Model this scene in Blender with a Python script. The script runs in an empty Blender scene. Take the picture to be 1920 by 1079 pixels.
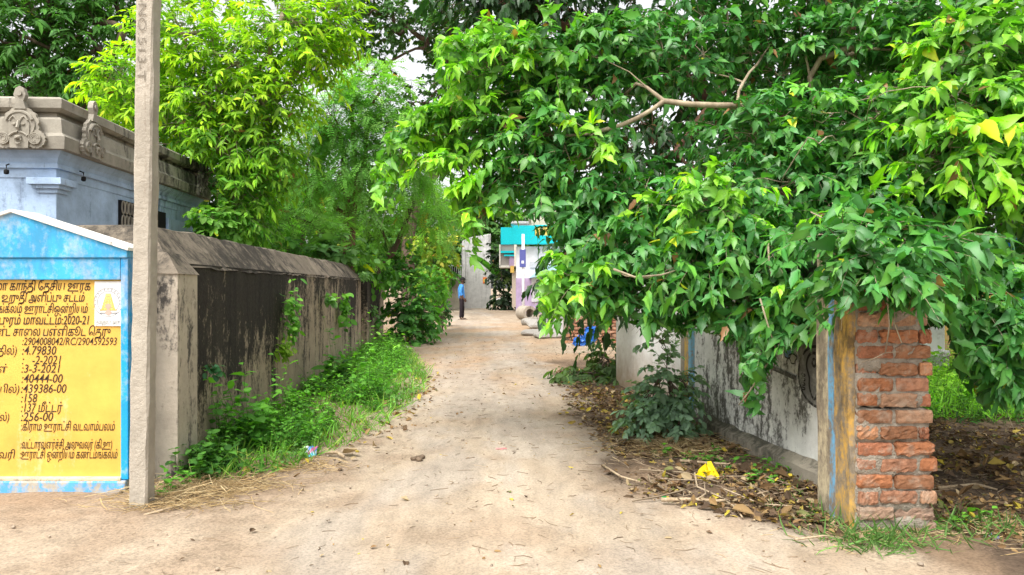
import bpy, bmesh, math, random
import numpy as np
from mathutils import Vector, Matrix

# ------------------------------------------------------------------ camera, sky, sun, exposure
SC = bpy.context.scene
COL = SC.collection
CAM_H, FPX = 1.4, 1400.0
cam = bpy.data.cameras.new('camera')
cam.sensor_width = 36.0
cam.lens = 36.0 * FPX / 1920.0
cam.clip_end = 2000.0
cam_o = bpy.data.objects.new('camera', cam)
COL.objects.link(cam_o)
cam_o.location = (0, 0, CAM_H)
cam_o.rotation_euler = (math.radians(90), 0, 0)
SC.camera = cam_o

SUN_EL, SUN_AZ = math.radians(58), math.radians(212)      # overcast sun, high, behind the camera on the left
world = bpy.data.worlds.new('World')
SC.world = world
world.use_nodes = True
wt = world.node_tree
sky = wt.nodes.new('ShaderNodeTexSky')
sky.sky_type = 'NISHITA'
sky.sun_disc = False
sky.sun_elevation = SUN_EL
sky.sun_rotation = SUN_AZ
sky.air_density = 1.0
sky.dust_density = 4.0
hs = wt.nodes.new('ShaderNodeHueSaturation')
hs.inputs['Saturation'].default_value = 0.12              # thin white cloud cover
wt.links.new(sky.outputs[0], hs.inputs['Color'])
bg = wt.nodes['Background']
wt.links.new(hs.outputs[0], bg.inputs['Color'])
bg.inputs['Strength'].default_value = 0.15
sun = bpy.data.lights.new('sun', 'SUN')
sun.energy = 1.7
sun.angle = math.radians(36)
sun.color = (1.0, 0.965, 0.90)
sun_o = bpy.data.objects.new('sun', sun)
COL.objects.link(sun_o)
sdir = Vector((math.sin(SUN_AZ) * math.cos(SUN_EL), math.cos(SUN_AZ) * math.cos(SUN_EL), math.sin(SUN_EL)))
sun_o.rotation_euler = (-sdir).to_track_quat('-Z', 'Y').to_euler()
sun_o.location = (0, 0, 60)
vs = SC.view_settings
vs.view_transform = 'Standard'
vs.look = 'None'
vs.exposure = 1.18
vs.gamma = 1.0
vs.use_curve_mapping = False
SC.cycles.max_bounces = 8
SC.cycles.transparent_max_bounces = 4

rng = np.random.default_rng(11)
random.seed(5)
ROAD = np.array([-0.0678, 0.9977])                         # the lane's own direction


# ------------------------------------------------------------------ helpers: places
def P(px, py, Y):
    return np.array([(px - 960) / FPX * Y, Y, CAM_H - (py - 539.5) / FPX * Y])


def G(px, py):
    Y = FPX * CAM_H / (py - 539.5)
    return np.array([(px - 960) / FPX * Y, Y, 0.0])


def _h(ix, iy, s):
    n = (ix * 374761393 + iy * 668265263 + s * 974634777) & 0x7fffffff
    n = ((n ^ (n >> 13)) * 1274126177) & 0x7fffffff
    return ((n ^ (n >> 16)) & 0xffff) / 65535.0


def vnoise(x, y, s=0):
    x = np.asarray(x, float); y = np.asarray(y, float)
    ix = np.floor(x).astype(np.int64); iy = np.floor(y).astype(np.int64)
    fx = x - ix; fy = y - iy
    fx = fx * fx * (3 - 2 * fx); fy = fy * fy * (3 - 2 * fy)
    a = _h(ix, iy, s); b = _h(ix + 1, iy, s); c = _h(ix, iy + 1, s); d = _h(ix + 1, iy + 1, s)
    return (a * (1 - fx) + b * fx) * (1 - fy) + (c * (1 - fx) + d * fx) * fy


def fbm(x, y, o=4, s=0):
    t = 0; a = .5; f = 1.0; n = 0
    for i in range(o):
        t = t + a * vnoise(np.asarray(x) * f, np.asarray(y) * f, s + i * 7); n += a
        a *= .5; f *= 2.03
    return t / n


def sstep(a, b, x):
    t = np.clip((x - a) / (b - a), 0, 1)
    return t * t * (3 - 2 * t)


def nrm(v):
    v = np.asarray(v, float)
    return v / np.maximum(np.linalg.norm(v, axis=-1, keepdims=True), 1e-9)


def runit(n):
    return nrm(rng.normal(size=(n, 3)))


# ------------------------------------------------------------------ helpers: objects
def tag(o, label=None, cat=None, group=None, kind=None):
    if label: o['label'] = label
    if cat: o['category'] = cat
    if group: o['group'] = group
    if kind: o['kind'] = kind
    return o


def thing(name, label, cat, loc=(0, 0, 0), group=None):
    o = bpy.data.objects.new(name, None)
    o.empty_display_size = .2
    COL.objects.link(o)
    o.location = [float(c) for c in loc]
    return tag(o, label, cat, group)


def link(name, me, parent=None, mats=None):
    o = bpy.data.objects.new(name, me)
    COL.objects.link(o)
    if parent is not None:
        o.parent = parent
    for m in (mats or []):
        me.materials.append(m)
    return o


def origin_of(parent):
    if parent is None:
        return np.zeros(3)
    v = np.array(parent.location)
    if parent.parent is not None:
        v = v + origin_of(parent.parent)
    return v


def np_mesh(name, V, faces, col=None, smooth=True):
    """faces: list of (M,k) index arrays"""
    me = bpy.data.meshes.new(name)
    V = np.asarray(V, np.float32)
    me.vertices.add(len(V))
    me.vertices.foreach_set('co', V.ravel())
    faces = [np.asarray(f, np.int32) for f in faces if len(f)]
    loops = np.concatenate([f.ravel() for f in faces])
    cnt = np.concatenate([np.full(len(f), f.shape[1], np.int32) for f in faces])
    st = np.concatenate([[0], np.cumsum(cnt)[:-1]]).astype(np.int32)
    me.loops.add(len(loops))
    me.loops.foreach_set('vertex_index', loops)
    me.polygons.add(len(cnt))
    me.polygons.foreach_set('loop_start', st)
    me.polygons.foreach_set('loop_total', cnt)
    me.polygons.foreach_set('use_smooth', np.full(len(cnt), smooth))
    if col is not None:
        at = me.color_attributes.new('Col', 'FLOAT_COLOR', 'POINT')
        c = np.ones((len(V), 4), np.float32)
        c[:, :col.shape[1]] = col
        at.data.foreach_set('color', c.ravel())
    me.update(calc_edges=True)
    me.validate()
    return me


class MB:
    """collects shapes (world coordinates) and links them as ONE mesh"""
    def __init__(s):
        s.v = []; s.f = []; s.c = []; s.m = []; s.n = 0

    def add(s, V, F, col=(1, 1, 1), mi=0):
        V = np.asarray(V, float).reshape(-1, 3)
        s.v.append(V)
        for f in F:
            s.f.append(tuple(int(i) + s.n for i in f)); s.m.append(mi)
        s.c.append(np.tile(np.array(col[:3], float), (len(V), 1)))
        s.n += len(V)
        return s

    def box(s, c, size, rz=0.0, col=(1, 1, 1), mi=0, rot=None):
        h = np.array(size) / 2.0
        V = np.array([[x, y, z] for x in (-1, 1) for y in (-1, 1) for z in (-1, 1)]) * h
        if rot is not None:
            V = V @ np.array(rot).T
        elif rz:
            ca, sa = math.cos(rz), math.sin(rz)
            V = V @ np.array([[ca, sa, 0], [-sa, ca, 0], [0, 0, 1]])
        V = V + np.array(c)
        return s.add(V, [(0, 1, 3, 2), (4, 6, 7, 5), (0, 4, 5, 1), (2, 3, 7, 6), (0, 2, 6, 4), (1, 5, 7, 3)], col, mi)

    def rough(s, c, size, rz=0.0, amp=.004, n=(4, 4, 4), rnd=9, col=(1, 1, 1), seed=0, rot=None, mi=0):
        """a box with worn, rounded edges and an uneven surface"""
        key = {}; V = []; F = []
        nx, ny, nz = n
        def vid(i, j, k):
            if (i, j, k) not in key:
                key[(i, j, k)] = len(V)
                V.append((2 * i / nx - 1, 2 * j / ny - 1, 2 * k / nz - 1))
            return key[(i, j, k)]
        for i in range(nx):
            for j in range(ny):
                F.append((vid(i, j, 0), vid(i, j + 1, 0), vid(i + 1, j + 1, 0), vid(i + 1, j, 0)))
                F.append((vid(i, j, nz), vid(i + 1, j, nz), vid(i + 1, j + 1, nz), vid(i, j + 1, nz)))
        for i in range(nx):
            for k in range(nz):
                F.append((vid(i, 0, k), vid(i + 1, 0, k), vid(i + 1, 0, k + 1), vid(i, 0, k + 1)))
                F.append((vid(i, ny, k), vid(i, ny, k + 1), vid(i + 1, ny, k + 1), vid(i + 1, ny, k)))
        for j in range(ny):
            for k in range(nz):
                F.append((vid(0, j, k), vid(0, j, k + 1), vid(0, j + 1, k + 1), vid(0, j + 1, k)))
                F.append((vid(nx, j, k), vid(nx, j + 1, k), vid(nx, j + 1, k + 1), vid(nx, j, k + 1)))
        V = np.array(V, float)
        V = V / np.maximum((np.abs(V) ** rnd).sum(1, keepdims=True) ** (1.0 / rnd), 1e-6)
        V = V * np.array(size) / 2
        V = V + rng.normal(size=V.shape) * amp
        if rot is not None:
            V = V @ np.array(rot).T
        elif rz:
            ca, sa = math.cos(rz), math.sin(rz)
            V = V @ np.array([[ca, sa, 0], [-sa, ca, 0], [0, 0, 1]])
        return s.add(V + np.array(c), F, col, mi)

    def tube(s, pts, r, sides=8, col=(1, 1, 1), cap=True, mi=0):
        pts = np.asarray(pts, float)
        n = len(pts)
        r = np.full(n, r, float) if np.isscalar(r) else np.asarray(r, float)
        t = np.gradient(pts, axis=0); t = nrm(t)
        up = np.array([0, 0, 1.0])
        if abs(t[0] @ up) > .9: up = np.array([0, 1.0, 0])
        a = nrm(np.cross(t, up)); b = np.cross(a, t)
        th = np.arange(sides) / sides * 2 * math.pi
        V = (pts[:, None] + r[:, None, None] * (np.cos(th)[None, :, None] * a[:, None] + np.sin(th)[None, :, None] * b[:, None])).reshape(-1, 3)
        F = [(i * sides + k, i * sides + (k + 1) % sides, (i + 1) * sides + (k + 1) % sides, (i + 1) * sides + k) for i in range(n - 1) for k in range(sides)]
        if cap:
            F.append(tuple(range(sides))[::-1]); F.append(tuple((n - 1) * sides + k for k in range(sides)))
        return s.add(V, F, col, mi)

    def prism(s, poly, axis_o, ax, ay, az, d0, d1, col=(1, 1, 1), mi=0):
        """polygon in the (ax, ay) plane at axis_o, extruded along az from d0 to d1"""
        poly = np.asarray(poly, float); n = len(poly)
        ax, ay, az, o = (np.asarray(q, float) for q in (ax, ay, az, axis_o))
        base = o + poly[:, :1] * ax + poly[:, 1:] * ay
        V = np.concatenate([base + az * d0, base + az * d1])
        F = [tuple(range(n))[::-1], tuple(range(n, 2 * n))] + [(i, (i + 1) % n, n + (i + 1) % n, n + i) for i in range(n)]
        return s.add(V, F, col, mi)

    def sweep(s, path, prof, closed_prof=True, step=None, jit=0.0, col=(1, 1, 1), mi=0, cap=True):
        """prof: (n, z) with n measured to the LEFT of the 2-D path; mitred corners"""
        path = [np.array(p, float) for p in path]
        if step:
            q = [path[0]]
            for a, b in zip(path[:-1], path[1:]):
                k = max(1, int(np.linalg.norm(b - a) / step))
                for i in range(1, k + 1):
                    w_ = a + (b - a) * i / k                 # no cross-rows close to a corner, where the mitre needs room
                    if i < k and any(np.linalg.norm(w_ - np.array(c_)) < .75 for c_ in path[1:-1]): continue
                    q.append(w_)
            path = q
        n = len(path); m = len(prof)
        V = []
        for i, p in enumerate(path):
            d0 = nrm(p - path[i - 1]) if i else None
            d1 = nrm(path[i + 1] - p) if i < n - 1 else None
            if d0 is None: d0 = d1
            if d1 is None: d1 = d0
            n0 = np.array([-d0[1], d0[0]]); n1 = np.array([-d1[1], d1[0]])
            mt = nrm(n0 + n1); k = 1.0 / max(.2, mt @ n0)
            for (o, z) in prof:
                j = rng.normal() * jit if jit else 0
                V.append((p[0] + mt[0] * k * (o + j), p[1] + mt[1] * k * (o + j), z + (rng.normal() * jit if jit else 0)))
        F = []
        e = m if closed_prof else m - 1
        for i in range(n - 1):
            for k in range(e):
                F.append((i * m + k, (i + 1) * m + k, (i + 1) * m + (k + 1) % m, i * m + (k + 1) % m))
        if cap and closed_prof:
            F.append(tuple(range(m))); F.append(tuple((n - 1) * m + k for k in range(m))[::-1])
        return s.add(V, F, col, mi)

    def build(s, name, mats, parent=None, smooth=False, bevel=0.0):
        if not isinstance(mats, (list, tuple)): mats = [mats]
        V = np.concatenate(s.v) - origin_of(parent)
        me = bpy.data.meshes.new(name)
        me.from_pydata([tuple(map(float, v)) for v in V], [], s.f)
        at = me.color_attributes.new('Col', 'FLOAT_COLOR', 'POINT')
        c = np.ones((len(V), 4), np.float32); c[:, :3] = np.concatenate(s.c)
        at.data.foreach_set('color', c.ravel())
        me.polygons.foreach_set('material_index', np.array(s.m, np.int32))
        bm = bmesh.new(); bm.from_mesh(me)
        bmesh.ops.recalc_face_normals(bm, faces=bm.faces)
        if bevel:
            ed = [e for e in bm.edges if len(e.link_faces) == 2 and e.calc_face_angle(0) > .5]
            bmesh.ops.bevel(bm, geom=ed, offset=bevel, segments=2, affect='EDGES', profile=.5)
        bm.to_mesh(me); bm.free()
        if smooth:
            me.polygons.foreach_set('use_smooth', np.ones(len(me.polygons), bool))
        o = link(name, me, parent, mats)
        return o


# ------------------------------------------------------------------ helpers: materials
class NB:
    def __init__(s, name):
        s.mat = bpy.data.materials.new(name)
        s.mat.use_nodes = True
        s.t = s.mat.node_tree
        s.t.nodes.clear()
        s.o = s.t.nodes.new('ShaderNodeOutputMaterial')
        s._obj = None

    def put(s, sock, v):
        if isinstance(v, bpy.types.NodeSocket):
            s.t.links.new(v, sock)
        elif v is not None:
            if isinstance(v, (tuple, list)) and len(v) == 3 and sock.type == 'RGBA':
                v = tuple(v) + (1.0,)
            sock.default_value = v

    def node(s, ty, _p=None, **kw):
        n = s.t.nodes.new(ty)
        for k, v in (_p or {}).items(): setattr(n, k, v)
        for k, v in kw.items(): s.put(n.inputs[k.replace('_', ' ')], v)
        return n

    def obj(s):
        if s._obj is None: s._obj = s.node('ShaderNodeTexCoord').outputs['Object']
        return s._obj

    def scaled(s, sc, vec=None):
        n = s.node('ShaderNodeMapping')
        s.put(n.inputs['Vector'], vec if vec is not None else s.obj())
        n.inputs['Scale'].default_value = sc
        return n.outputs[0]

    def noise(s, scale, vec=None, detail=5, rough=.6, dist=0.0):
        n = s.node('ShaderNodeTexNoise', Scale=scale, Detail=detail, Roughness=rough, Distortion=dist)
        s.put(n.inputs['Vector'], vec if vec is not None else s.obj())
        return n.outputs[0]

    def voro(s, scale, vec=None, feature='F1'):
        n = s.node('ShaderNodeTexVoronoi', {'feature': feature}, Scale=scale)
        s.put(n.inputs['Vector'], vec if vec is not None else s.obj())
        return n.outputs['Distance']

    def ramp(s, fac, stops):
        n = s.node('ShaderNodeValToRGB')
        cr = n.color_ramp
        while len(cr.elements) < len(stops): cr.elements.new(.5)
        for e, (p, c) in zip(cr.elements, stops):
            e.position = p
            e.color = (c, c, c, 1) if np.isscalar(c) else tuple(c) + (1,)
        s.put(n.inputs[0], fac)
        return n.outputs[0]

    def mix(s, fac, a, b, mode='MIX'):
        n = s.node('ShaderNodeMix', {'data_type': 'RGBA', 'blend_type': mode, 'clamp_factor': True})
        s.put(n.inputs[0], fac); s.put(n.inputs[6], a); s.put(n.inputs[7], b)
        return n.outputs[2]

    def math(s, op, a, b=None, c=None):
        n = s.node('ShaderNodeMath', {'operation': op})
        s.put(n.inputs[0], a)
        if b is not None: s.put(n.inputs[1], b)
        if c is not None: s.put(n.inputs[2], c)
        return n.outputs[0]

    def sep(s, vec=None):
        n = s.node('ShaderNodeSeparateXYZ')
        s.put(n.inputs[0], vec if vec is not None else s.obj())
        return n.outputs

    def attr(s, name='Col'):
        return s.node('ShaderNodeAttribute', {'attribute_name': name}).outputs

    def bump(s, h, strength=.5, dist=.01, nrm_in=None):
        n = s.node('ShaderNodeBump', Strength=strength, Distance=dist)
        s.put(n.inputs['Height'], h)
        if nrm_in is not None: s.put(n.inputs['Normal'], nrm_in)
        return n.outputs[0]

    def pbr(s, col, rough=.8, spec=.3, normal=None, metal=0.0, **kw):
        n = s.node('ShaderNodeBsdfPrincipled')
        s.put(n.inputs['Base Color'], col); s.put(n.inputs['Roughness'], rough)
        s.put(n.inputs['Specular IOR Level'], spec); s.put(n.inputs['Metallic'], metal)
        if normal is not None: s.put(n.inputs['Normal'], normal)
        for k, v in kw.items(): s.put(n.inputs[k], v)
        return n.outputs[0]

    def done(s, sh):
        s.t.links.new(sh, s.o.inputs['Surface'])
        return s.mat


def m_plain(name, col, rough=.7, spec=.3, var=.25, scale=6, bump=.15, metal=0.0):
    b = NB(name)
    n = b.noise(scale)
    c = b.mix(b.ramp(n, [(.3, 0.0), (.7, 1.0)]), tuple(x * (1 - var) for x in col), tuple(min(1, x * (1 + var * .6)) for x in col))
    return b.done(b.pbr(c, rough, spec, b.bump(b.noise(scale * 8), bump, .01), metal))


def m_col(name, rough=.75, spec=.25, scale=20, var=.3, bump=.2, dist=.006):
    """the colour carried by the mesh itself, broken up with fine noise"""
    b = NB(name)
    n = b.noise(scale)
    c = b.mix(b.ramp(n, [(.3, 1 - var), (.7, 1 + var * .4)]), (0, 0, 0), (1, 1, 1))
    c2 = b.mix(1.0, b.attr()['Color'], b.ramp(n, [(.25, 1 - var), (.75, 1.0)]), 'MULTIPLY')
    return b.done(b.pbr(c2, rough, spec, b.bump(b.noise(scale * 4), bump, dist)))


def m_leaf(name, rough=.42, spec=.45, trans=.38, tcol=(1.5, 1.75, .5)):
    b = NB(name)
    col = b.attr()['Color']
    t = b.mix(1.0, col, tcol, 'MULTIPLY')
    p = b.pbr(col, rough, spec)
    tr = b.node('ShaderNodeBsdfTranslucent')
    b.put(tr.inputs['Color'], t)
    mx = b.node('ShaderNodeMixShader')
    mx.inputs[0].default_value = trans
    b.t.links.new(p, mx.inputs[1]); b.t.links.new(tr.outputs[0], mx.inputs[2])
    return b.done(mx.outputs[0])


LEAF = m_leaf('leaf_broad', trans=.30, tcol=(1.35, 1.75, .5))
LEAF_MATT = m_leaf('leaf_matt', rough=.6, spec=.25)
DRY = m_leaf('dry_leaf', rough=.8, spec=.15, trans=.12, tcol=(1.2, 1.1, .8))


def m_bark(name, c0, c1, scale=9):
    b = NB(name)
    n = b.noise(scale, b.scaled((1, 1, .25)), 6, .65)
    c = b.mix(b.ramp(n, [(.3, 0.0), (.65, 1.0)]), c0, c1)
    return b.done(b.pbr(c, .85, .2, b.bump(n, .6, .02)))


BARK = m_bark('bark_pale', (.16, .12, .08), (.40, .33, .23))
BARK_DARK = m_bark('bark_dark', (.05, .035, .025), (.15, .11, .08))
BARK_RED = m_bark('bark_reddish', (.07, .035, .025), (.22, .12, .08))


# ------------------------------------------------------------------ helpers: foliage
def leaf_template(stations, widths, fold=.12, droop=.25, lobes=0.0, seed=0, twist=0.0):
    """a leaf blade along +x (length 1), folded along its midrib"""
    r = np.random.default_rng(seed)
    V = [(0, 0, 0)]; F = []
    prev = None
    for i, (t, w) in enumerate(zip(stations, widths)):
        z = -droop * t * t
        tw = twist * t
        if w == 0:
            V.append((t, 0, z)); tip = len(V) - 1
            F += [(prev[0], prev[1], tip), (prev[1], prev[2], tip)]
            break
        wl = w * (1 + lobes * r.normal()); wr = w * (1 + lobes * r.normal())
        o = lobes * .15
        V += [(t + o * r.normal(), wl, z + fold * wl + tw * wl + .05 * lobes * r.normal()), (t, 0, z), (t + o * r.normal(), -wr, z + fold * wr - tw * wr + .05 * lobes * r.normal())]
        cur = (len(V) - 3, len(V) - 2, len(V) - 1)
        if prev is None:
            F += [(0, cur[1], cur[0]), (0, cur[2], cur[1])]
        else:
            F += [(prev[0], prev[1], cur[1], cur[0]), (prev[1], prev[2], cur[2], cur[1])]
        prev = cur
    return np.array(V, float), F


def frond_template(pairs=9, leaflet=.2, seed=0, droop=.25):
    """a feather-like compound leaf: pairs of small leaflets along a rib"""
    r = np.random.default_rng(seed)
    V = []; F = []
    for i in range(pairs):
        t = .15 + .85 * (i + .5) / pairs
        L = leaflet * (1 - .45 * abs(2 * t - 1.1)) * (1 + .15 * r.normal())
        for sd in (1, -1):
            z0 = -droop * t * t
            a = .45 + .1 * r.normal()
            d = np.array([a, sd, -.12 + .12 * r.normal()]); d /= np.linalg.norm(d)
            p = np.array([t, 0, z0]); q = np.array([-d[1], d[0], 0]) * L * .2
            k = len(V)
            V += [p, p + d * L * .5 + q, p + d * L, p + d * L * .5 - q]
            F.append((k, k + 1, k + 2, k + 3))
    k = len(V)
    V += [np.array([0, .006, 0]), np.array([0, -.006, 0]), np.array([1, -.004, -droop]), np.array([1, .004, -droop])]
    F.append((k, k + 1, k + 2, k + 3))
    return np.array(V), F


T_BROAD = [leaf_template([.10, .24, .40, .56, .72, .86, 1.0], [.10, .22, .19, .21, .13, .06, 0], .3, d, .22, sd, tw)
           for sd, d, tw in ((1, .25, .2), (2, .4, -.2), (3, .1, .1), (4, .55, 0), (5, .3, .35), (6, .18, -.35), (7, .75, .5), (8, .05, -.6), (9, .6, -.5))]
T_LONG = [leaf_template([.12, .4, .7, 1.0], [.10, .16, .12, 0], .2, d, .06, sd, tw) for sd, d, tw in ((1, .2, .1), (2, .4, -.1), (3, .6, 0))]
T_OVAL = [leaf_template([.15, .45, .78, 1.0], [.22, .34, .24, 0], .2, d, .1, sd, tw) for sd, d, tw in ((1, .2, .15), (2, .35, -.15), (3, .1, 0))]
T_SMALL = [leaf_template([.5, 1.0], [.3, 0], .2, d, .05, sd) for sd, d in ((1, .2), (2, .4))]
T_FROND = [frond_template(9, .24, sd, d) for sd, d in ((1, .2), (2, .45), (3, .7))]
T_BLADE = [leaf_template([.3, .65, 1.0], [.035, .028, 0], .3, d, 0, sd) for sd, d in ((1, .15), (2, .5), (3, .9))]
T_DRY = [leaf_template([.15, .45, .75, 1.0], [.2, .3, .2, 0], f, d, .25, sd, tw) for sd, d, f, tw in ((1, .3, .5, .3), (2, -.3, .8, -.4), (3, .5, -.4, .2), (4, .1, .2, 0))]


def leaves(tmpl, pos, axis, up, size, col, name='crown'):
    """places one leaf of the templates at every position -> mesh"""
    pos = np.asarray(pos); N = len(pos)
    axis = nrm(axis)
    s = nrm(np.cross(up, axis)); n = np.cross(axis, s)
    which = rng.integers(0, len(tmpl), N)
    Vs = []; Fs = {}; Cs = []; off = 0
    for k, (TV, TF) in enumerate(tmpl):
        ids = np.nonzero(which == k)[0]
        if not len(ids): continue
        K = len(TV)
        V = pos[ids, None] + size[ids, None, None] * (TV[None, :, :1] * axis[ids, None] + TV[None, :, 1:2] * s[ids, None] + TV[None, :, 2:3] * n[ids, None])
        Vs.append(V.reshape(-1, 3))
        rib = np.where(np.abs(TV[:, 1]) < 1e-6, 1.18, .95) if K in (14, 17, 19, 20) or K < 15 else np.ones(K)   # paler midrib
        Cs.append((col[ids][:, None] * rib[None, :, None]).reshape(-1, 3))
        base = off + np.arange(len(ids))[:, None, None] * K
        for ln in (3, 4):
            f = np.array([q for q in TF if len(q) == ln])
            if len(f): Fs.setdefault(ln, []).append((base + f[None]).reshape(-1, ln))
        off += len(ids) * K
    return np.concatenate(Vs), [np.concatenate(Fs[k]) for k in Fs], np.concatenate(Cs)


def frusta(p0, p1, r0, r1, sides=5, t0=None, t1=None):
    p0 = np.asarray(p0, float); p1 = np.asarray(p1, float); N = len(p0)
    t = nrm(p1 - p0)
    ref = np.where(np.abs(t[:, 2:3]) > .9, np.array([[1.0, 0, 0]]), np.array([[0, 0, 1.0]]))
    th = np.arange(sides) / sides * 2 * math.pi
    def ring(tt):
        a = nrm(np.cross(tt, ref)); b = np.cross(a, tt)
        return np.cos(th)[None, :, None] * a[:, None] + np.sin(th)[None, :, None] * b[:, None]
    V = np.concatenate([p0[:, None] + ring(t if t0 is None else t0) * np.asarray(r0)[:, None, None], p1[:, None] + ring(t if t1 is None else t1) * np.asarray(r1)[:, None, None]], 1)
    base = np.arange(N)[:, None, None] * 2 * sides
    k = np.arange(sides); k2 = (k + 1) % sides
    F = np.stack([k, k2, k2 + sides, k + sides], 1)
    return V.reshape(-1, 3), (base + F[None]).reshape(-1, 4)


class Skel:
    def __init__(s):
        s.p = []; s.par = []; s.fix = {}

    def path(s, pts, parent=-1, step=.25, wob=.03):
        pts = [np.array(q, float) for q in pts]
        if parent >= 0: pts = [np.array(s.p[parent])] + pts
        n = len(pts)
        for i in range(n - 1):
            p0 = pts[max(i - 1, 0)]; p1 = pts[i]; p2 = pts[i + 1]; p3 = pts[min(i + 2, n - 1)]
            k = max(2, int(np.linalg.norm(p2 - p1) / step))
            for j in range(0 if (i == 0 and parent < 0) else 1, k + 1):
                t = j / k
                q = .5 * (2 * p1 + (p2 - p0) * t + (2 * p0 - 5 * p1 + 4 * p2 - p3) * t * t + (3 * p1 - p0 - 3 * p2 + p3) * t ** 3)
                s.p.append(q + (rng.normal(size=3) * wob * step if 0 < j < k else 0)); s.par.append(parent); parent = len(s.p) - 1
        return parent

    def near(s, q):
        return int(np.argmin(np.linalg.norm(np.array(s.p) - q, axis=1)))

    def grow(s, tgt, step=.25, up=.12, wob=.12):
        A = np.array(s.p); root = A[0]
        d = np.linalg.norm(A - tgt, axis=1)
        pen = np.maximum(0, np.linalg.norm((A - root) * [1, 1, .6], axis=1) - np.linalg.norm((tgt - root) * [1, 1, .6])) * .6
        low = np.maximum(0, root[2] + .5 - A[:, 2]) * 3
        i = int(np.argmin(d + pen + low)); L = d[i]
        if L < step * .5: return i
        p = A[i]; pd = nrm(p - A[s.par[i]]) if s.par[i] >= 0 else np.array([0, 0, 1.0])
        c = p + pd * L * .35 + np.array([0, 0, up * L])
        k = max(2, int(L / step)); par = i
        for j in range(1, k + 1):
            t = j / k
            q = p * (1 - t) ** 2 + 2 * c * t * (1 - t) + tgt * t * t
            if j < k: q = q + rng.normal(size=3) * wob * step
            s.p.append(q); s.par.append(par); par = len(s.p) - 1
        return par

    def geom(s, r_tip, r_root, sides=6, power=2.3):
        n = len(s.p); acc = np.zeros(n); r = np.zeros(n)
        for i in range(n - 1, -1, -1):
            r[i] = acc[i] ** (1 / power) if acc[i] > 0 else r_tip
            if s.par[i] >= 0: acc[s.par[i]] += r[i] ** power
        if r[0] > r_tip: r = r_tip + (r - r_tip) * (r_root - r_tip) / (r[0] - r_tip)
        z = np.array(s.p)
        r = r * (1 + .35 * np.exp(-np.maximum(0, z[:, 2] - z[0, 2]) / .35) * (r > r_root * .7))
        e = [i for i in range(n) if s.par[i] >= 0]
        pr = [s.par[i] for i in e]
        main = {}                                            # the thickest child carries the limb on, its rings are shared
        for i in e:
            p = s.par[i]
            if p not in main or r[i] > r[main[p]]: main[p] = i
        td = np.zeros((n, 3))
        for i in e: td[i] += nrm(z[i] - z[s.par[i]])
        for p, i in main.items(): td[p] += nrm(z[i] - z[p])
        td = nrm(td)
        t0 = np.array([td[p] if main[p] == i else nrm(z[i] - z[p]) for p, i in zip(pr, e)])
        return frusta(z[pr], z[e], np.array([r[p] if main[p] == i else min(r[p], r[i] * 1.5) for p, i in zip(pr, e)]), r[e], sides, t0, td[e])


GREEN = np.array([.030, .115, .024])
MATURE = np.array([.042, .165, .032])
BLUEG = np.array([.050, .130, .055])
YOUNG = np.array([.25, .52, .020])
YELLOW = np.array([.46, .50, .03])


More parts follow.
